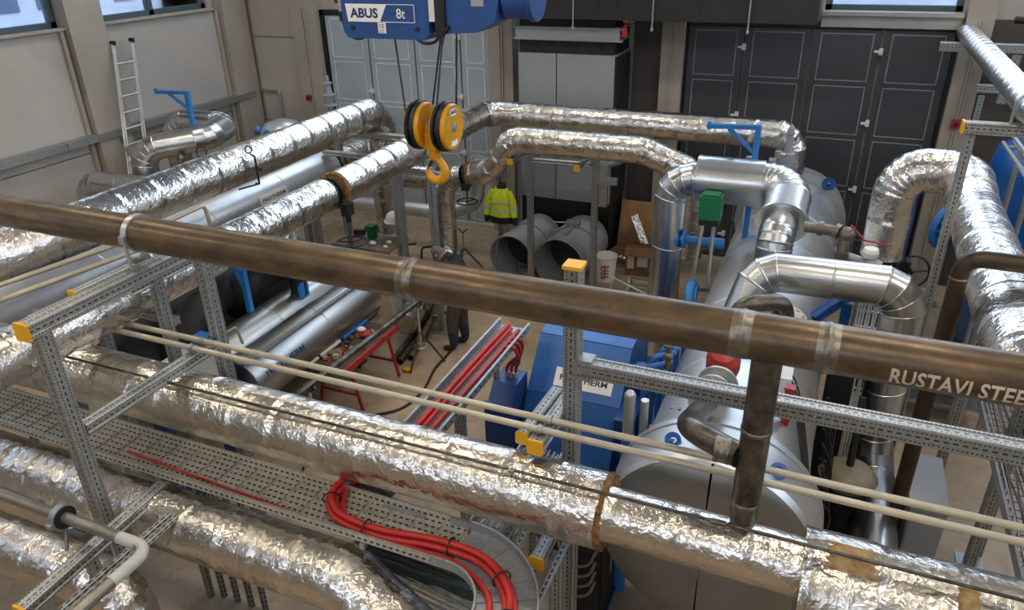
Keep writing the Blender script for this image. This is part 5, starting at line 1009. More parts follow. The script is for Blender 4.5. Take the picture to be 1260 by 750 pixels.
m2 = MB(); put_text(m2, '8t', .14, (-4.49, yy-.004, 4.997), (1, 0, 0), (0, 0, 1), fat=.01, width=.11)
for a, b in (((-4.76, 4.905), (-4.32, 4.911)), ((-4.66, 5.084), (-4.32, 5.09)), ((-4.326, 4.905), (-4.32, 5.09))): m2.bb((a[0], yy-.006, a[1]), (b[0], yy, b[1]))
part(t, 'load_mark', m2, LABEL, 'white 8t mark in a thin white frame')
m2 = MB().bb((-4.79, yy-.006, 4.79), (-4.69, yy, 4.90)); part(t, 'sticker', m2, LABEL); m2 = MB(); put_text(m2, 'CE', .06, (-4.74, yy-.010, 4.865), (1, 0, 0), (0, 0, 1), width=.065); m2.bb((-4.78, yy-.009, 4.80), (-4.71, yy-.007, 4.805)); m2.bb((-4.78, yy-.009, 4.82), (-4.71, yy-.007, 4.825)); part(t, 'sticker_print', m2, INK)
m2 = MB()
for x in (-5.12, -4.30): m2.cyl((x, yy+.004, 4.84), (x, yy-.012, 4.84), .025, n=12)
part(t, 'cover_screw', m2, BLACK)
m2 = MB().bb((-5.34, HY+.05, 5.0), (-5.24, HY+.3, 5.36)); part(t, 'junction_box', m2, CABG); part(t, 'plug', MB().cyl((-5.30, HY+.05, 5.0), (-5.30, HY+.05, 4.9), .035).bb((-5.42, HY+.1, 5.08), (-5.34, HY+.2, 5.2)), BLACK)
m2 = MB().tube(smooth_path([(-5.30, HY+.05, 4.92), (-5.22, HY, 4.78), (-5.08, HY, 4.72), (-4.9, HY, 4.775), (-4.7, HY, 4.775), (-4.4, HY, 4.77), (-4.25, HY, 4.70), (-4.10, HY, 4.72), (-4.03, HY, 4.84)], 6), .017, 8); m2.tube(smooth_path([(-4.04, HY, 4.86), (-4.02, HY-.02, 4.7), (-3.99, HY-.01, 4.80), (-3.92, HY, 4.88)], 6), .02, 8); part(t, 'cable', m2, BLACK)
part(t, 'trolley', MB().bb((-5.0, HY, 5.36), (-3.6, HY+.6, 5.5)), BLUEH)
solo('crane_girder', 'blue crane girder above the picture carrying the hoist', 'girder', MB().bb((-12.4, HY+.1, 5.56), (7.7, HY+.5, 6.2)).bb((-12.4, HY-.0, 5.5), (7.7, HY+.6, 5.56)), BLUEH, loc=(-12.4, HY+.3, 5.5))
HC = V((-4.03, 7.26, 3.69))
t = thing('hook_block', 'yellow crane hook block with two black-rimmed sheaves and a hook', 'hook', HC+V((0, 0, -.55)))
for dx in (-.20, .12):
    c = HC+V((dx, 0, .18)); part(t, 'sheave', MB().lathe(c, (1, 0, 0), [(-.055, .12), (-.055, .262), (-.02, .27), (-.012, .235), (.012, .235), (.02, .27), (.055, .262), (.055, .12)], 40), BLACK, 'black grooved sheave')
    m2 = MB().lathe(c, (1, 0, 0), [(.056, 0), (.056, .25), (.085, .25), (.10, .235), (.10, 0)], 40); m2.lathe(c, (-1, 0, 0), [(.056, 0), (.056, .25), (.075, .24), (.075, 0)], 40); o = part(t, 'cheek_plate', m2, HOOKY)
    part(o, 'hub', MB().lathe(c+V((.10, 0, 0)), (1, 0, 0), [(0, .055), (.012, .055), (.012, .035), (.03, .035), (.03, 0)], 18), ALU)
    if dx > 0:
        m3 = MB()
        for a0, rr, hh in ((R(90), .165, .075), (R(-90), .175, .06)):
            n = 8
            for k in range(n):
                w_ = .42; q = []
                for aa, r_ in ((a0-w_+2*w_*k/n, rr-hh/2), (a0-w_+2*w_*(k+1)/n, rr-hh/2), (a0-w_+2*w_*(k+1)/n, rr+hh/2), (a0-w_+2*w_*k/n, rr+hh/2)): q.append(c+V((.1025, math.cos(aa)*r_, math.sin(aa)*r_)))
                m3.add(q, [(0, 1, 2, 3)])
        part(o, 'label', m3, LABEL); m3 = MB(); put_text(m3, 'ABUS', .05, c+V((.105, 0, .165)), (0, 1, 0), (0, 0, 1), fat=.03, width=.13); part(o, 'lettering', m3, INKB)
part(t, 'crosshead', MB().bb(HC+V((-.13, -.10, -.06)), HC+V((.05, .10, .12))).bb(HC+V((-.12, -.07, .12)), HC+V((.04, .07, .2))), HOOKY)
part(t, 'axle', MB().cyl(HC+V((-.30, 0, .18)), HC+V((.24, 0, .18)), .035), DKSTEEL)
part(t, 'shank', MB().cyl(HC+V((-.04, 0, -.16)), HC+V((-.04, 0, -.02)), .075, n=20).cyl(HC+V((-.04, 0, -.2)), HC+V((-.04, 0, -.14)), .055, n=20), HOOKY)
hk = [(-.04, -.14), (-.03, -.17), (.03, -.23), (.075, -.30), (.07, -.375), (.02, -.43), (-.055, -.44), (-.12, -.40), (-.14, -.34), (-.128, -.295)]
hr = [.042, .042, .046, .05, .054, .056, .05, .042, .03, .016]
pts = smooth_path([HC+V((x, 0, z)) for x, z in hk], 4); rs = [hr[min(i//4, 8)]*(1-(i % 4)/4)+hr[min(i//4+1, 9)]*(i % 4)/4 for i in range(len(pts))]
part(t, 'hook', MB().tube(pts, rs, 14), HOOKY); part(t, 'safety_latch', MB().beam(HC+V((-.045, 0, -.17)), HC+V((-.13, 0, -.30)), (0, 1, 0), .03, .015), DKSTEEL)
for k, (x0, x1) in enumerate(((-4.58, -.26), (-3.97, .02), (-3.95, .05), (-3.68, .16))):
    if k == 0: a, b = V((-4.64, HY+.05, 4.78)), HC+V((-.20, -.255, .18))
    elif k == 3: a, b = V((-3.86, HY+.05, 4.84)), HC+V((.12, .255, .18))
    elif k == 1: a, b = V((-4.02, HY, 4.82)), HC+V((-.20, .255, .18))
    else: a, b = V((-4.00, HY, 4.82)), HC+V((.12, -.255, .18))
    solo('hoist_rope', ('thin steel rope running down to the outer side of the first sheave', 'thin steel rope in the middle, leading to the rear of the first sheave', 'thin steel rope in the middle, leading to the labelled sheave', 'thin steel rope under the blue motor, to the rear of the labelled sheave')[k], 'rope', MB().cyl(a, b, .011, n=6), ROPE, 'hoist ropes', loc=a)

# ================================================================== FLOOR: DUCTS, BOXES, TABLES, TOOLS
def spiral_duct(label, p0, p1, r):
    t = thing('duct_piece', label, 'duct', (p0[0], p0[1], 0)); a = V(p0); b = V(p1); d = (b-a).normalized(); L = (b-a).length; cuts = [0, .28, .34, .72, 1]
    for c0, c1, rr in ((0, .16, r), (.16, .55, r*.97), (.55, 1, r)):
        m2 = MB(); m2.lathe(a, d, [(L*c0, rr), (L*c1, rr)], 36); m2.lathe(a, d, [(L*c1, rr-.004), (L*c0, rr-.004)], 36); m2.lathe(a, d, [(L*c0, rr-.004), (L*c0, rr+.004), (L*c0+.012, rr+.004), (L*c0+.014, rr)], 36); part(t, 'duct_section', m2, GALVM)
    part(t, 'inner_damper', MB().lathe(a+d*L*.5, d, [(0, 0), (0, r*.94), (.01, r*.94), (.01, 0)], 30).cyl(a+d*.25+V((0, 0, -r*.9)), a+d*.25+V((0, 0, r*.2)), .012, n=6), DARKW)
    part(t, 'rim_bead', MB().torus(a, d, r, .012, 40, 6), GALV); part(t, 'cradle', MB().bb((a.x-.25, a.y+.5, 0), (a.x+.25, a.y+.58, .05)), CARD2); return t
spiral_duct('big round metal duct piece on the floor nearer the yellow jacket', (-5.02, 11.5, .44), (-4.92, 12.8, .44), .42)
spiral_duct('big round metal duct piece on the floor nearer the cardboard boxes', (-4.08, 11.45, .48), (-4.02, 12.8, .48), .46)
t = thing('duct_damper', 'small metal damper motor and rods resting on the round duct piece', 'damper', (-4.05, 12.0, .94)); part(t, 'motor', MB().bb((-4.2, 12.1, .93), (-3.95, 12.3, 1.02)), GALV); part(t, 'rod', MB().cyl((-4.45, 12.2, .96), (-4.2, 12.2, .98), .015, n=6).cyl((-4.3, 11.9, .92), (-4.15, 12.2, .98), .012, n=6).cyl((-4.05, 12.05, .96), (-4.05, 11.7, .95), .02, n=6), ALU)
def carton(label, lo, hi, mat, rot=0, flaps=True, tape=True):
    t = thing('cardboard_box', label, 'box', ((lo[0]+hi[0])/2, (lo[1]+hi[1])/2, lo[2])); part(t, 'body', MB().bb(lo, hi), mat)
    if flaps: part(t, 'flap', MB().box(((lo[0]+hi[0])/2, lo[1]-.06, hi[2]+.0), (hi[0]-lo[0], .2, .012), Matrix.Rotation(.5, 3, 'X')), mat)
    if tape: part(t, 'label', MB().bb((lo[0]+.04, lo[1]-.004, lo[2]+.3*(hi[2]-lo[2])), (lo[0]+.16, lo[1], hi[2]-.03)).bb((lo[0]+.22, lo[1]-.004, lo[2]+.4*(hi[2]-lo[2])), (hi[0]-.06, lo[1], hi[2]-.05)), IVORY)
    t.rotation_euler.z = rot; return t
carton('brown cardboard box with pale labels behind the bucket', (-3.15, 12.45, 0), (-2.68, 12.85, .5), CARD2, .1)
carton('flat cardboard box lying on the floor behind the labelled carton', (-3.6, 12.9, 0), (-2.9, 13.4, .18), CARD, -.2, False, False)
t = thing('cardboard_sheet', 'large folded cardboard sheet with a silver foil sleeve leaning on the end wall', 'cardboard', (-3.15, 13.5, 0)); part(t, 'sheet', MB().box((-3.15, 13.45, .55), (.78, .02, 1.05), Matrix.Rotation(-.35, 3, 'X')), CARD); part(t, 'foil_sleeve', MB().box((-3.1, 13.36, .55), (.14, .03, .62), Matrix.Rotation(-.35, 3, 'X') @ Matrix.Rotation(-.5, 3, 'Y')), FOIL2)
t = thing('crumpled_foil', 'scrap of silver foil and dark wrap by the cardboard sheet', 'scrap', (-3.35, 12.75, .18)); m2 = MB()
for k in range(5): m2.ball((-3.4+.1*k, 12.7+.05*(k % 2), .22), .07, .06, .045, 8, 5)
part(t, 'wrap', m2, FOIL)
t = thing('bucket', 'white bucket with dark red lettering and a pale lid next to the round duct', 'bucket', (-3.42, 12.15, 0)); part(t, 'body', MB().lathe((-3.42, 12.15, 0), (0, 0, 1), [(0, 0), (0, .17), (.4, .20), (.41, .21), (.44, .21)], 28), LABEL); part(t, 'lid', MB().lathe((-3.42, 12.15, .44), (0, 0, 1), [(0, .215), (.03, .215), (.035, .18), (.02, .17), (.02, 0)], 28), IVORY)
m2 = MB()
for k, (s, a0) in enumerate((('ROCK', R(-88)), ('TITE', R(-68)))): put_text(m2, s, .10, None, None, None, fat=.03, width=.28, fn=lambda x, y, a0=a0: V((-3.42+math.cos(a0-y/.19)*.197, 12.15+math.sin(a0-y/.19)*.197, .22+x)))
part(t, 'lettering', m2, REDP)
t = thing('step_stool', 'small aluminium step platform beside the clad riser', 'step', (-2.6, 11.3, 0))
for z, y in ((.50, 11.3), (.42, 11.22), (.34, 11.14), (.26, 11.06)): part(t, 'tread', MB().bb((-2.75, y-.05, z-.015), (-2.25, y+.03, z)), ALU)
for x in (-2.75, -2.25): part(t, 'side', MB().beam((x, 11.35, .5), (x, 10.95, .0), (1, 0, 0), .03, .06), ALU); part(t, 'rear_leg', MB().beam((x, 11.35, .5), (x, 11.6, 0), (1, 0, 0), .03, .05), ALU)
tubes('thin white tube loop bent beside the aluminium step platform', [(-3.1, 11.4, 0), (-3.1, 11.4, .42), (-2.8, 11.2, .42), (-2.3, 10.9, .40)], .012, WHITE, .06)
# yellow safety jacket on the post
t = thing('safety_jacket', 'yellow high visibility jacket with black trim hanging on the thin post', 'jacket', (-5.46, 12.15, .9))
def loft(rings, n=18):
    mb = MB(); vs = []
    for (cx_, cy_, cz_, rx, ry, fold) in rings:
        for k in range(n):
            a = 2*math.pi*k/n; f = 1+fold*math.sin(a*5+cz_*9); vs.append((cx_+rx*f*math.cos(a), cy_+ry*f*math.sin(a), cz_))
    mb.add(vs, [(i*n+k, i*n+(k+1) % n, (i+1)*n+(k+1) % n, (i+1)*n+k) for i in range(len(rings)-1) for k in range(n)], True)
    mb.add(vs[:n], [tuple(range(n))]); mb.add(vs[-n:], [tuple(range(n))]); return mb
JY = plain('fluorescent_yellow_cloth', '#cfe022', .7, 0, .1, 9); REFL = plain('reflective_tape', '#c9cbc8', .35, .2)
jx, jy = -5.46, 12.12
part(t, 'torso', loft([(jx, jy, .98, .23, .12, .06), (jx, jy, 1.2, .22, .12, .07), (jx, jy, 1.4, .2, .11, .05), (jx, jy+.02, 1.52, .13, .08, .03)]), JY); part(t, 'hem', loft([(jx, jy, .86, .22, .12, .08), (jx, jy, .99, .235, .125, .06)]), BLACK); part(t, 'collar', loft([(jx, jy+.02, 1.5, .10, .07, .03), (jx+.02, jy+.03, 1.62, .06, .05, .02)]), BLACK)
for s in (-1, 1): part(t, 'sleeve', MB().tube([(jx+s*.15, jy, 1.46), (jx+s*.24, jy-.02, 1.28), (jx+s*.28, jy-.03, 1.0)], [.07, .075, .06], 12), JY); part(t, 'cuff', MB().tube([(jx+s*.28, jy-.03, 1.0), (jx+s*.285, jy-.03, .86)], [.058, .05], 12), BLACK); part(t, 'sleeve_tape', MB().tube([(jx+s*.255, jy-.022, 1.20), (jx+s*.265, jy-.026, 1.14)], [.077, .075], 12), REFL)
for z in (1.08, 1.24): part(t, 'reflective_band', loft([(jx, jy, z, .232, .125, .065), (jx, jy, z+.045, .232, .125, .065)]), REFL)
part(t, 'hook_loop', MB().tube([(jx, jy+.04, 1.6), (-5.52, 12.26, 1.66)], .012, 6), BLACK)
# welding table at the back
t = thing('welding_table', 'rusty steel table with a green bench vise and rags, under the handwheel', 'table', (-7.35, 10.5, 0))
RUST = plain('rusty_table_steel', '#6e4632', .6, .3, .2, 6)
part(t, 'tabletop', MB().bb((-8.0, 10.25, .76), (-6.8, 10.95, .79)), plain('scuffed_steel_top', '#8c7d6b', .5, .2, .2, 5))
for x in (-7.95, -6.85):
    for y in (10.3, 10.9): part(t, 'leg', MB().bb((x-.025, y-.025, 0), (x+.025, y+.025, .76)), RUST)
part(t, 'apron', MB().bb((-8.0, 10.25, .70), (-6.8, 10.28, .76)), RUST)
t = thing('bench_vise', 'green and dark bench vise standing on the rusty table', 'vise', (-7.45, 10.7, .79)); part(t, 'body', MB().bb((-7.48, 10.65, .79), (-7.36, 10.8, .95)).bb((-7.5, 10.62, .95), (-7.34, 10.78, 1.05)), GREEN); part(t, 'jaw', MB().box((-7.6, 10.6, .93), (.2, .08, .1), Matrix.Rotation(.4, 3, 'Z')).cyl((-7.7, 10.55, .9), (-7.5, 10.65, .94), .025), DKSTEEL)
for k, (x, y, s) in enumerate(((-7.25, 10.45, .07), (-7.0, 10.6, .06), (-6.95, 10.4, .05))): solo('rag', ('crumpled white rag on the rusty table next to the vise', 'crumpled white rag at the far corner of the rusty table', 'small crumpled white rag at the near edge of the rusty table')[k], 'rag', MB().ball((x, y, .79+s*.5), s, s*.8, s*.55, 9, 6), WHITE, loc=(x, y, .79))
# red tool table
t = thing('tool_table', 'red folding work table covered with tools beside the silver drum', 'table', (-5.65, 7.2, 0))
part(t, 'tabletop', MB().bb((-5.86, 6.75, .70), (-5.32, 8.0, .73)), plain('oily_table_top', '#5d4a3c', .6, .1, .3, 7, .2)); part(t, 'side_rail', MB().bb((-5.34, 6.7, .66), (-5.30, 8.05, .74)), REDP)
for y in (6.9, 7.85):
    for s in (-1, 1): part(t, 'leg', MB().beam((-5.58+s*.2, y, .70), (-5.58+s*.34, y, 0), (0, 1, 0), .04, .04), REDP)
    part(t, 'brace', MB().beam((-5.86, y, .25), (-5.29, y, .25), (0, 1, 0), .03, .03), REDP)
random.seed(21)
for k, (nm, x, y, L, a, m_) in enumerate((('wrench', -5.75, 6.9, .26, .6, ALU), ('wrench', -5.5, 7.0, .2, 1.3, DKSTEEL), ('hammer', -5.62, 7.15, .28, 2.3, CARD), ('pipe_cutter', -5.8, 7.3, .22, .2, DKSTEEL), ('grinder', -5.5, 7.45, .28, 1.7, BLACK), ('pliers', -5.62, 6.82, .2, 2.0, REDP), ('file', -5.72, 7.1, .24, 1.0, OLIVE))):
    d = V((math.cos(a), math.sin(a), 0)); c = V((x, y, .752)); tt = thing(nm, ('chrome open-ended wrench lying across the end of the red table', 'small dark wrench on the red table near its rail', 'wooden handled hammer in the middle of the red table', 'dark pipe cutter on the red table beside the silver drum', 'black hand grinder at the far end of the red table', 'red handled pliers at the near end of the red table', 'olive handled file in the middle of the red table')[k], 'tool', c)
    part(tt, 'handle', MB().cyl(c-d*L/2, c+d*L/2, .014, n=8), m_); part(tt, 'head', MB().box(c+d*L/2, (.07, .05, .04), Matrix.Rotation(a+.3, 3, 'Z')).cyl(c+d*(L/2+.02), c+d*(L/2+.05), .03, n=8), DKSTEEL if nm != 'wrench' else ALU)
solo('blue_tube', 'blue tube lying on the red table along the silver drum', 'tube', MB().cyl((-5.80, 7.35, .76), (-5.78, 7.95, .76), .03, n=12), BLUE, loc=(-5.80, 7.25, .73)); solo('white_bar', 'long white bar with a rounded end beside the blue tube on the red table', 'bar', MB().cyl((-5.82, 6.65, .76), (-5.80, 7.32, .76), .03, n=12).ball((-5.82, 6.65, .76), .03, n=10, m=6), IVORY, loc=(-5.9, 6.65, .73))
for k in range(12):
    x = -5.78+.07*(k % 6)+random.uniform(-.02, .02); y = 6.85+.085*k; m_ = (DKSTEEL, BRASS, OLIVE, REDP, ALU, BLACK)[k % 6]
    solo('pipe_fitting', ('small %s %s among the tools on the red table' % (('dark', 'brass', 'olive', 'red', 'silver', 'black')[k % 6], ('elbow fitting', 'coupling')[k//6])), 'fitting', MB().cyl((x-.03, y, .755), (x+.03, y+.03, .755), .024, n=8).cyl((x, y, .73), (x, y, .80), .017, n=8), m_, 'small fittings on the red table', loc=(x, y, .73))
solo('cloth', 'red and white cloth at the far end of the red table', 'rag', MB().ball((-5.6, 7.62, .77), .14, .1, .05, 10, 6), REDP, loc=(-5.6, 7.62, .73)); solo('paper_towel', 'crumpled white paper on the red cloth', 'paper', MB().ball((-5.62, 7.60, .84), .07, .06, .035, 9, 5), WHITE, loc=(-5.62, 7.6, .8)); solo('cardboard_scrap', 'brown cardboard scrap on the red table', 'cardboard', MB().box((-5.68, 7.0, .745), (.22, .26, .012), Matrix.Rotation(.4, 3, 'Z')), CARD, loc=(-5.68, 7.0, .73))
# pipe on tripod stands, loose pipes
t = thing('steel_tube', 'long dark steel tube resting on tripod stands beside the red table', 'pipe', (-5.12, 7.2, .98)); part(t, 'tube', MB().cyl((-5.24, 5.4, 1.02), (-5.10, 8.5, 1.02), .045, n=16), DKSTEEL)
def tripod(label, x, y, h, mat=DKSTEEL, vee=True):
    t = thing('pipe_stand', label, 'stand', (x, y, 0)); part(t, 'column', MB().cyl((x, y, .28), (x, y, h-.06), .022, n=10), ALU)
    for k in range(3):
        a = 2*math.pi*k/3+.5; part(t, 'leg', MB().cyl((x, y, h*.55), (x+math.cos(a)*.34, y+math.sin(a)*.34, .015), .016, n=8), mat)
    if vee: part(t, 'vee_head', MB().cyl((x, y, h-.07), (x-.09, y, h+.02), .014, n=8).cyl((x, y, h-.07), (x+.09, y, h+.02), .014, n=8), mat)
    part(t, 'brace_ring', MB().torus((x, y, .3), (0, 0, 1), .09, .01, 14, 5), ALU); return t
tripod('tripod pipe stand under the far end of the long dark tube', -5.11, 8.3, 1.0); tripod('tripod pipe stand under the near end of the long dark tube', -5.22, 5.9, 1.0)
tripod('empty tripod stand alone on the floor near the doors', -6.05, 11.65, .8)
for k, (x0, y0_, x1, y1_) in enumerate(((-5.52, 8.18, -5.75, 9.75), (-5.40, 8.15, -5.62, 9.75), (-5.30, 8.3, -5.5, 9.6))):
    m_ = (DKSTEEL, DKSTEEL, plain('brown_tube', '#6a5238', .5, .3))[k]; tt = thing('loose_tube', ('loose dark tube on the floor behind the tripod, farthest from the worker', 'loose dark tube on the floor behind the tripod, middle one', 'loose brown tube on the floor behind the tripod, next to the worker')[k], 'pipe', (x0, y0_, .05)); part(tt, 'tube', MB().cyl((x0, y0_, .05), (x1, y1_, .05 if k < 2 else .3), .05, n=14, cap=False), m_); part(tt, 'end_ring', MB().lathe((x0, y0_, .05), (x1-x0, y1_-y0_, 0), [(0, .05), (0, .038), (.1, .038)], 14), BLACK)
solo('glove', 'small yellow glove dropped beside the loose tubes', 'glove', MB().ball((-5.22, 8.02, .03), .07, .05, .03, 9, 5), YEL, loc=(-5.22, 8.02, 0))
solo('hose', 'black hose snaking over the floor from the worker', 'hose', MB().tube(smooth_path([(-4.9, 9.2, .6), (-4.88, 9.0, .1), (-4.86, 8.7, .02), (-4.84, 8.2, .02), (-4.72, 7.6, .02), (-4.8, 7.1, .02), (-5.2, 6.7, .02), (-5.3, 6.2, .02)], 6), .018, 8), BLACK, loc=(-4.86, 8.7, 0))
solo('cable_on_floor', 'thin black cable lying across the floor below the tool table', 'cable', MB().tube(smooth_path([(-5.3, 6.9, .015), (-5.0, 6.6, .012), (-4.6, 6.8, .012), (-4.2, 6.5, .012), (-3.7, 6.7, .012)], 6), .01, 6), BLACK, loc=(-5.0, 6.6, 0))
# cylinder trolley, drum and saws behind the twin posts
t = thing('hand_trolley', 'dark hand trolley with bent handles behind the slotted twin posts', 'trolley', (-6.35, 10.0, 0))
part(t, 'frame', MB().tube(fillet([(-6.5, 10.1, .12), (-6.5, 10.3, .95), (-6.2, 10.2, 1.05)], .1), .018, 8).tube(fillet([(-6.15, 10.1, .12), (-6.15, 10.3, .95), (-5.85, 10.2, 1.05)], .1), .018, 8), BLACK)
part(t, 'body', MB().bb((-6.55, 9.95, .1), (-6.1, 10.25, .55)), DARKW)
for x in (-6.58, -6.06): part(t, 'wheel', MB().torus((x, 10.1, .12), (1, 0, 0), .09, .03, 18, 8), BLACK)
t = thing('canister', 'white round canister with a cap behind the twin posts', 'canister', (-6.26, 9.62, 0)); part(t, 'body', MB().lathe((-6.26, 9.62, 0), (0, 0, 1), [(0, 0), (0, .14), (.42, .14), (.5, .11), (.52, .05)], 20), WHITE); part(t, 'cap', MB().cyl((-6.26, 9.62, .52), (-6.26, 9.62, .56), .05), BLUE)
t = thing('bucket', 'pale bucket with a dark lid near the falling foil pipe', 'bucket', (-5.3, 10.3, 0)); part(t, 'body', MB().lathe((-5.30, 10.30, 0), (0, 0, 1), [(0, 0), (0, .12), (.36, .14)], 20), CABG); part(t, 'lid', MB().lathe((-5.30, 10.30, .36), (0, 0, 1), [(0, .145), (.03, .145), (.03, 0)], 20), INK)
t = thing('helmet', 'white safety helmet hung on the slotted twin posts', 'helmet', (-6.14, 9.55, 1.75)); part(t, 'shell', MB().lathe((-6.14, 9.5, 1.72), (0, 0, 1), [(0, .13), (.05, .13), (.1, .11), (.14, .06), (.155, 0)], 20, True), WHITE); part(t, 'brim', MB().lathe((-6.14, 9.48, 1.715), (0, 0, 1), [(0, .15), (.012, .15), (.012, .1)], 20), WHITE)
t = thing('blue_bin', 'blue plastic tray on the floor below the handwheel', 'tray', (-7.0, 9.3, 0)); part(t, 'body', MB().bb((-7.1, 9.15, 0), (-6.6, 9.45, .3)), BLUE); part(t, 'contents', MB().ball((-6.85, 9.3, .3), .2, .12, .07, 10, 6), WHITE)
t = thing('foil_elbow', 'foil-wrapped pipe elbow with a black flange under the gate handwheel', 'insulated pipe', (-6.6, 7.2, 0)); sections(t, [(-7.35, 5.9, 2.22), (-6.95, 7.2, 2.25), (-6.72, 7.75, 1.95), (-6.72, 7.75, 1.62)], .20, FOILP, sec=.2, bend=.4, gores=5, n=30); m2 = MB(); flange_mb(m2, (-6.72, 7.75, 1.58), (0, 0, 1), .26, .05); m2.cyl((-6.72, 7.75, 1.6), (-6.72, 7.75, 1.15), .12); part(t, 'flange', m2, BLACK)

# ================================================================== THE WORKER
def skin_body(name, joints, edges, root=0, sub=2):
    me = bpy.data.meshes.new(name); me.from_pydata([p for p, r in joints], edges, []); o = bpy.data.objects.new(name, me); COL.objects.link(o)
    sk = o.modifiers.new('skin', 'SKIN'); sk.use_smooth_shade = True; sv = me.skin_vertices[0].data
    for i, (p, r) in enumerate(joints): sv[i].radius = (r*1.3, r*1.3); sv[i].use_root = (i == root)
    o.modifiers.new('sub', 'SUBSURF').levels = sub; o.modifiers['sub'].render_levels = sub
    m = bpy.data.meshes.new_from_object(o.evaluated_get(bpy.context.evaluated_depsgraph_get())); bpy.data.objects.remove(o); bpy.data.meshes.remove(me); return m
WX, WY = -4.86, 8.93
def P(x, y, z): return (x, y, z)
# facing the wall side (-X), bent forward over his work
J = [(P(.12, 0, .95), .125), (P(.12, 0, 1.10), .12), (P(.08, 0, 1.28), .14), (P(.01, 0, 1.43), .125), (P(-.06, 0, 1.50), .05), (P(-.11, 0, 1.51), .045), # pelvis, spine, neck
     (P(.10, -.11, .88), .10), (P(.02, -.13, .50), .075), (P(.04, -.13, .10), .055), (P(.0, -.13, .045), .042), (P(-.15, -.14, .03), .035), # 6-10 leg
     (P(.10, .11, .88), .10), (P(.06, .14, .50), .075), (P(.10, .15, .10), .055), (P(.05, .15, .045), .042), (P(-.10, .16, .03), .035), # 11-15 leg
     (P(-.0, -.20, 1.40), .065), (P(-.10, -.25, 1.13), .05), (P(-.36, -.16, 1.0), .036), (P(-.44, -.14, .99), .03), # 16-19 arm
     (P(-.0, .20, 1.40), .065), (P(-.12, .25, 1.13), .05), (P(-.38, .14, 1.0), .036), (P(-.46, .12, .99), .03)]
E_ = [(0, 1), (1, 2), (2, 3), (3, 4), (4, 5), (0, 6), (6, 7), (7, 8), (8, 9), (9, 10), (0, 11), (11, 12), (12, 13), (13, 14), (14, 15), (3, 16), (16, 17), (17, 18), (18, 19), (3, 20), (20, 21), (21, 22), (22, 23)]
bm_ = skin_body('body', J, E_)
t = thing('person', 'worker in a dark jacket and brown trousers bending forward behind the brown pipe', 'person', (WX, WY, 0))
SKIN = plain('skin', '#b98a6d', .55, 0, .06, 8); JACK = plain('dark_navy_jacket', '#1d2026', .8, 0, .15, 8, .2); TROU = plain('brown_work_trousers', '#4a4038', .85, 0, .15, 8, .2); GAIT = plain('navy_gaiter', '#1f2a40', .8); BOOT = plain('dark_boot', '#2a2622', .6)
for m_ in (JACK, TROU, GAIT, BOOT, SKIN): bm_.materials.append(m_)
for p in bm_.polygons:
    c = p.center; p.use_smooth = True
    p.material_index = 3 if c.z < .13 else 2 if c.z < .36 else 4 if (c.x < -.40 and c.z < 1.1) or (c.x < -.10 and c.z > 1.38) else 1 if c.z < .99 and c.x > -.2 else 0
o = bpy.data.objects.new('body', bm_); COL.objects.link(o); o.parent = t; WLOC[o.name] = V((WX, WY, 0))
wl_ = WLOC[t.name]
hd = V((-.20, 0, 1.53)); hdir = V((-.62, 0, -.78)).normalized(); hup = V((-.78, 0, .62)).normalized()   # the face looks down and ahead
def hp(f, s, u): return wl_+hd+hdir*f+V((0, s, 0))+hup*u
mb = MB(); n = 18; m = 12; vs = []
for i in range(m+1):
    ph = math.pi*i/m
    for k in range(n):
        th = 2*math.pi*k/n; f = math.sin(ph)*math.cos(th); s_ = math.sin(ph)*math.sin(th); u_ = math.cos(ph)
        w1 = .095*(1-.12*max(0, -u_)); vs.append(hp(f*(w1+.01*(u_ < 0)), s_*.075*(1-.18*max(0, -u_)), u_*.118))
mb.add(vs, [(i*n+k, (i+1)*n+k, (i+1)*n+(k+1) % n, i*n+(k+1) % n) for i in range(m) for k in range(n)], True)
mb.ball(hp(.1, 0, -.02), .018, .016, .022, 8, 6)
for s_ in (-1, 1): mb.ball(hp(-.005, s_*.078, 0), .02, .012, .03, 8, 6)
part(t, 'head', mb, SKIN)
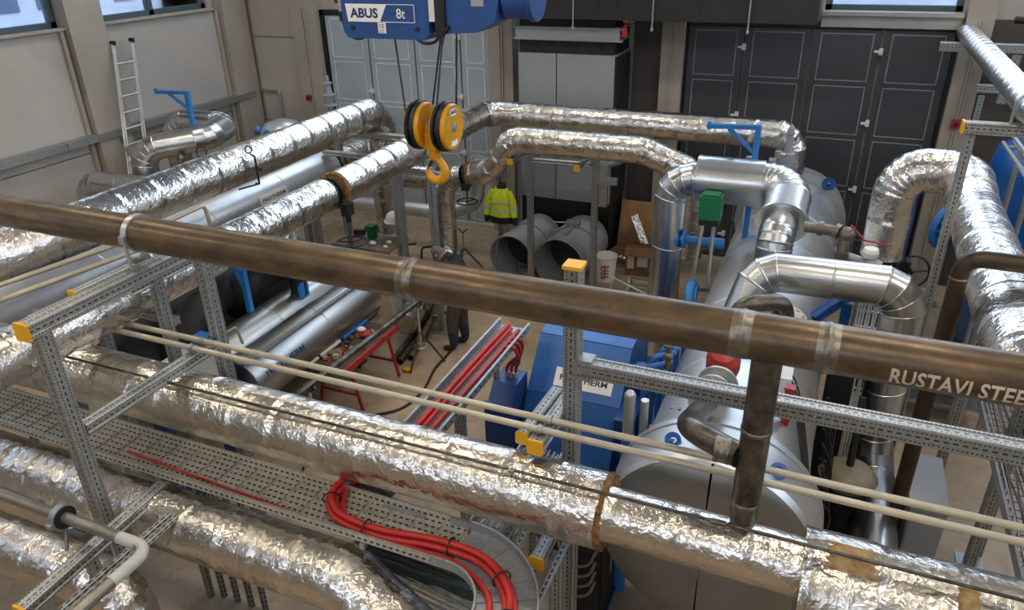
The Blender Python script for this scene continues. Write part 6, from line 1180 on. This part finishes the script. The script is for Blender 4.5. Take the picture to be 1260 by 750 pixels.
m2 = MB()
for s_ in (-1, 1): m2.ball(hp(.088, s_*.032, .015), .012, .012, .009, 8, 6)
m2.tube([hp(.088, -.025, -.06), hp(.093, 0, -.062), hp(.088, .025, -.06)], .006, 6); part(t, 'eyes_and_mouth', m2, INK)
mb = MB(); vs = []
for i in range(8):
    ph = math.pi*.62*i/7
    for k in range(n):
        th = 2*math.pi*k/n; f = math.sin(ph)*math.cos(th); s_ = math.sin(ph)*math.sin(th); u_ = math.cos(ph); vs.append(hp(f*.104-.012, s_*.084, u_*.127+.006))
mb.add(vs, [(i*n+k, (i+1)*n+k, (i+1)*n+(k+1) % n, i*n+(k+1) % n) for i in range(7) for k in range(n)], True); part(t, 'hair', mb, plain('grey_hair', '#6d665e', .8, 0, .3, 30, .4))
mb = MB().tube([wl_+V((-.01, 0, 1.46)), wl_+V((-.06, 0, 1.495)), wl_+V((-.10, 0, 1.515))], [.115, .095, .08], 16); part(t, 'jacket_collar', mb, JACK)
for side, (bx, by, bz) in ((-1, (-.44, -.14, .99)), (1, (-.46, .12, .99))):
    mb = MB(); b0 = wl_+V((bx, by, bz)); mb.ball(b0+V((-.035, 0, -.005)), .05, .042, .022, 10, 6)
    for k in range(4):
        y = (-.03+.02*k); L = (.058, .07, .066, .05)[k]; mb.tube(smooth_path([b0+V((-.07, y, 0)), b0+V((-.07-L*.6, y*1.1, -.005)), b0+V((-.07-L*.8, y*1.1, -.035)), b0+V((-.07-L*.5, y, -.055))], 3), [.0105]*9+[.008], 8)
    mb.tube(smooth_path([b0+V((-.02, -side*.035, -.005)), b0+V((-.06, -side*.055, -.025)), b0+V((-.09, -side*.045, -.045))], 3), [.012]*6+[.009], 8); part(t, 'hand', mb, SKIN)
solo('work_tube', 'short steel tube held by the bending worker', 'pipe', MB().cyl((-5.40, 8.5, .955), (-5.40, 9.4, .955), .03, n=12), DKSTEEL, loc=(-5.40, 8.95, .93))
tripod('tripod stand under the short tube in front of the worker', -5.40, 9.32, .95)
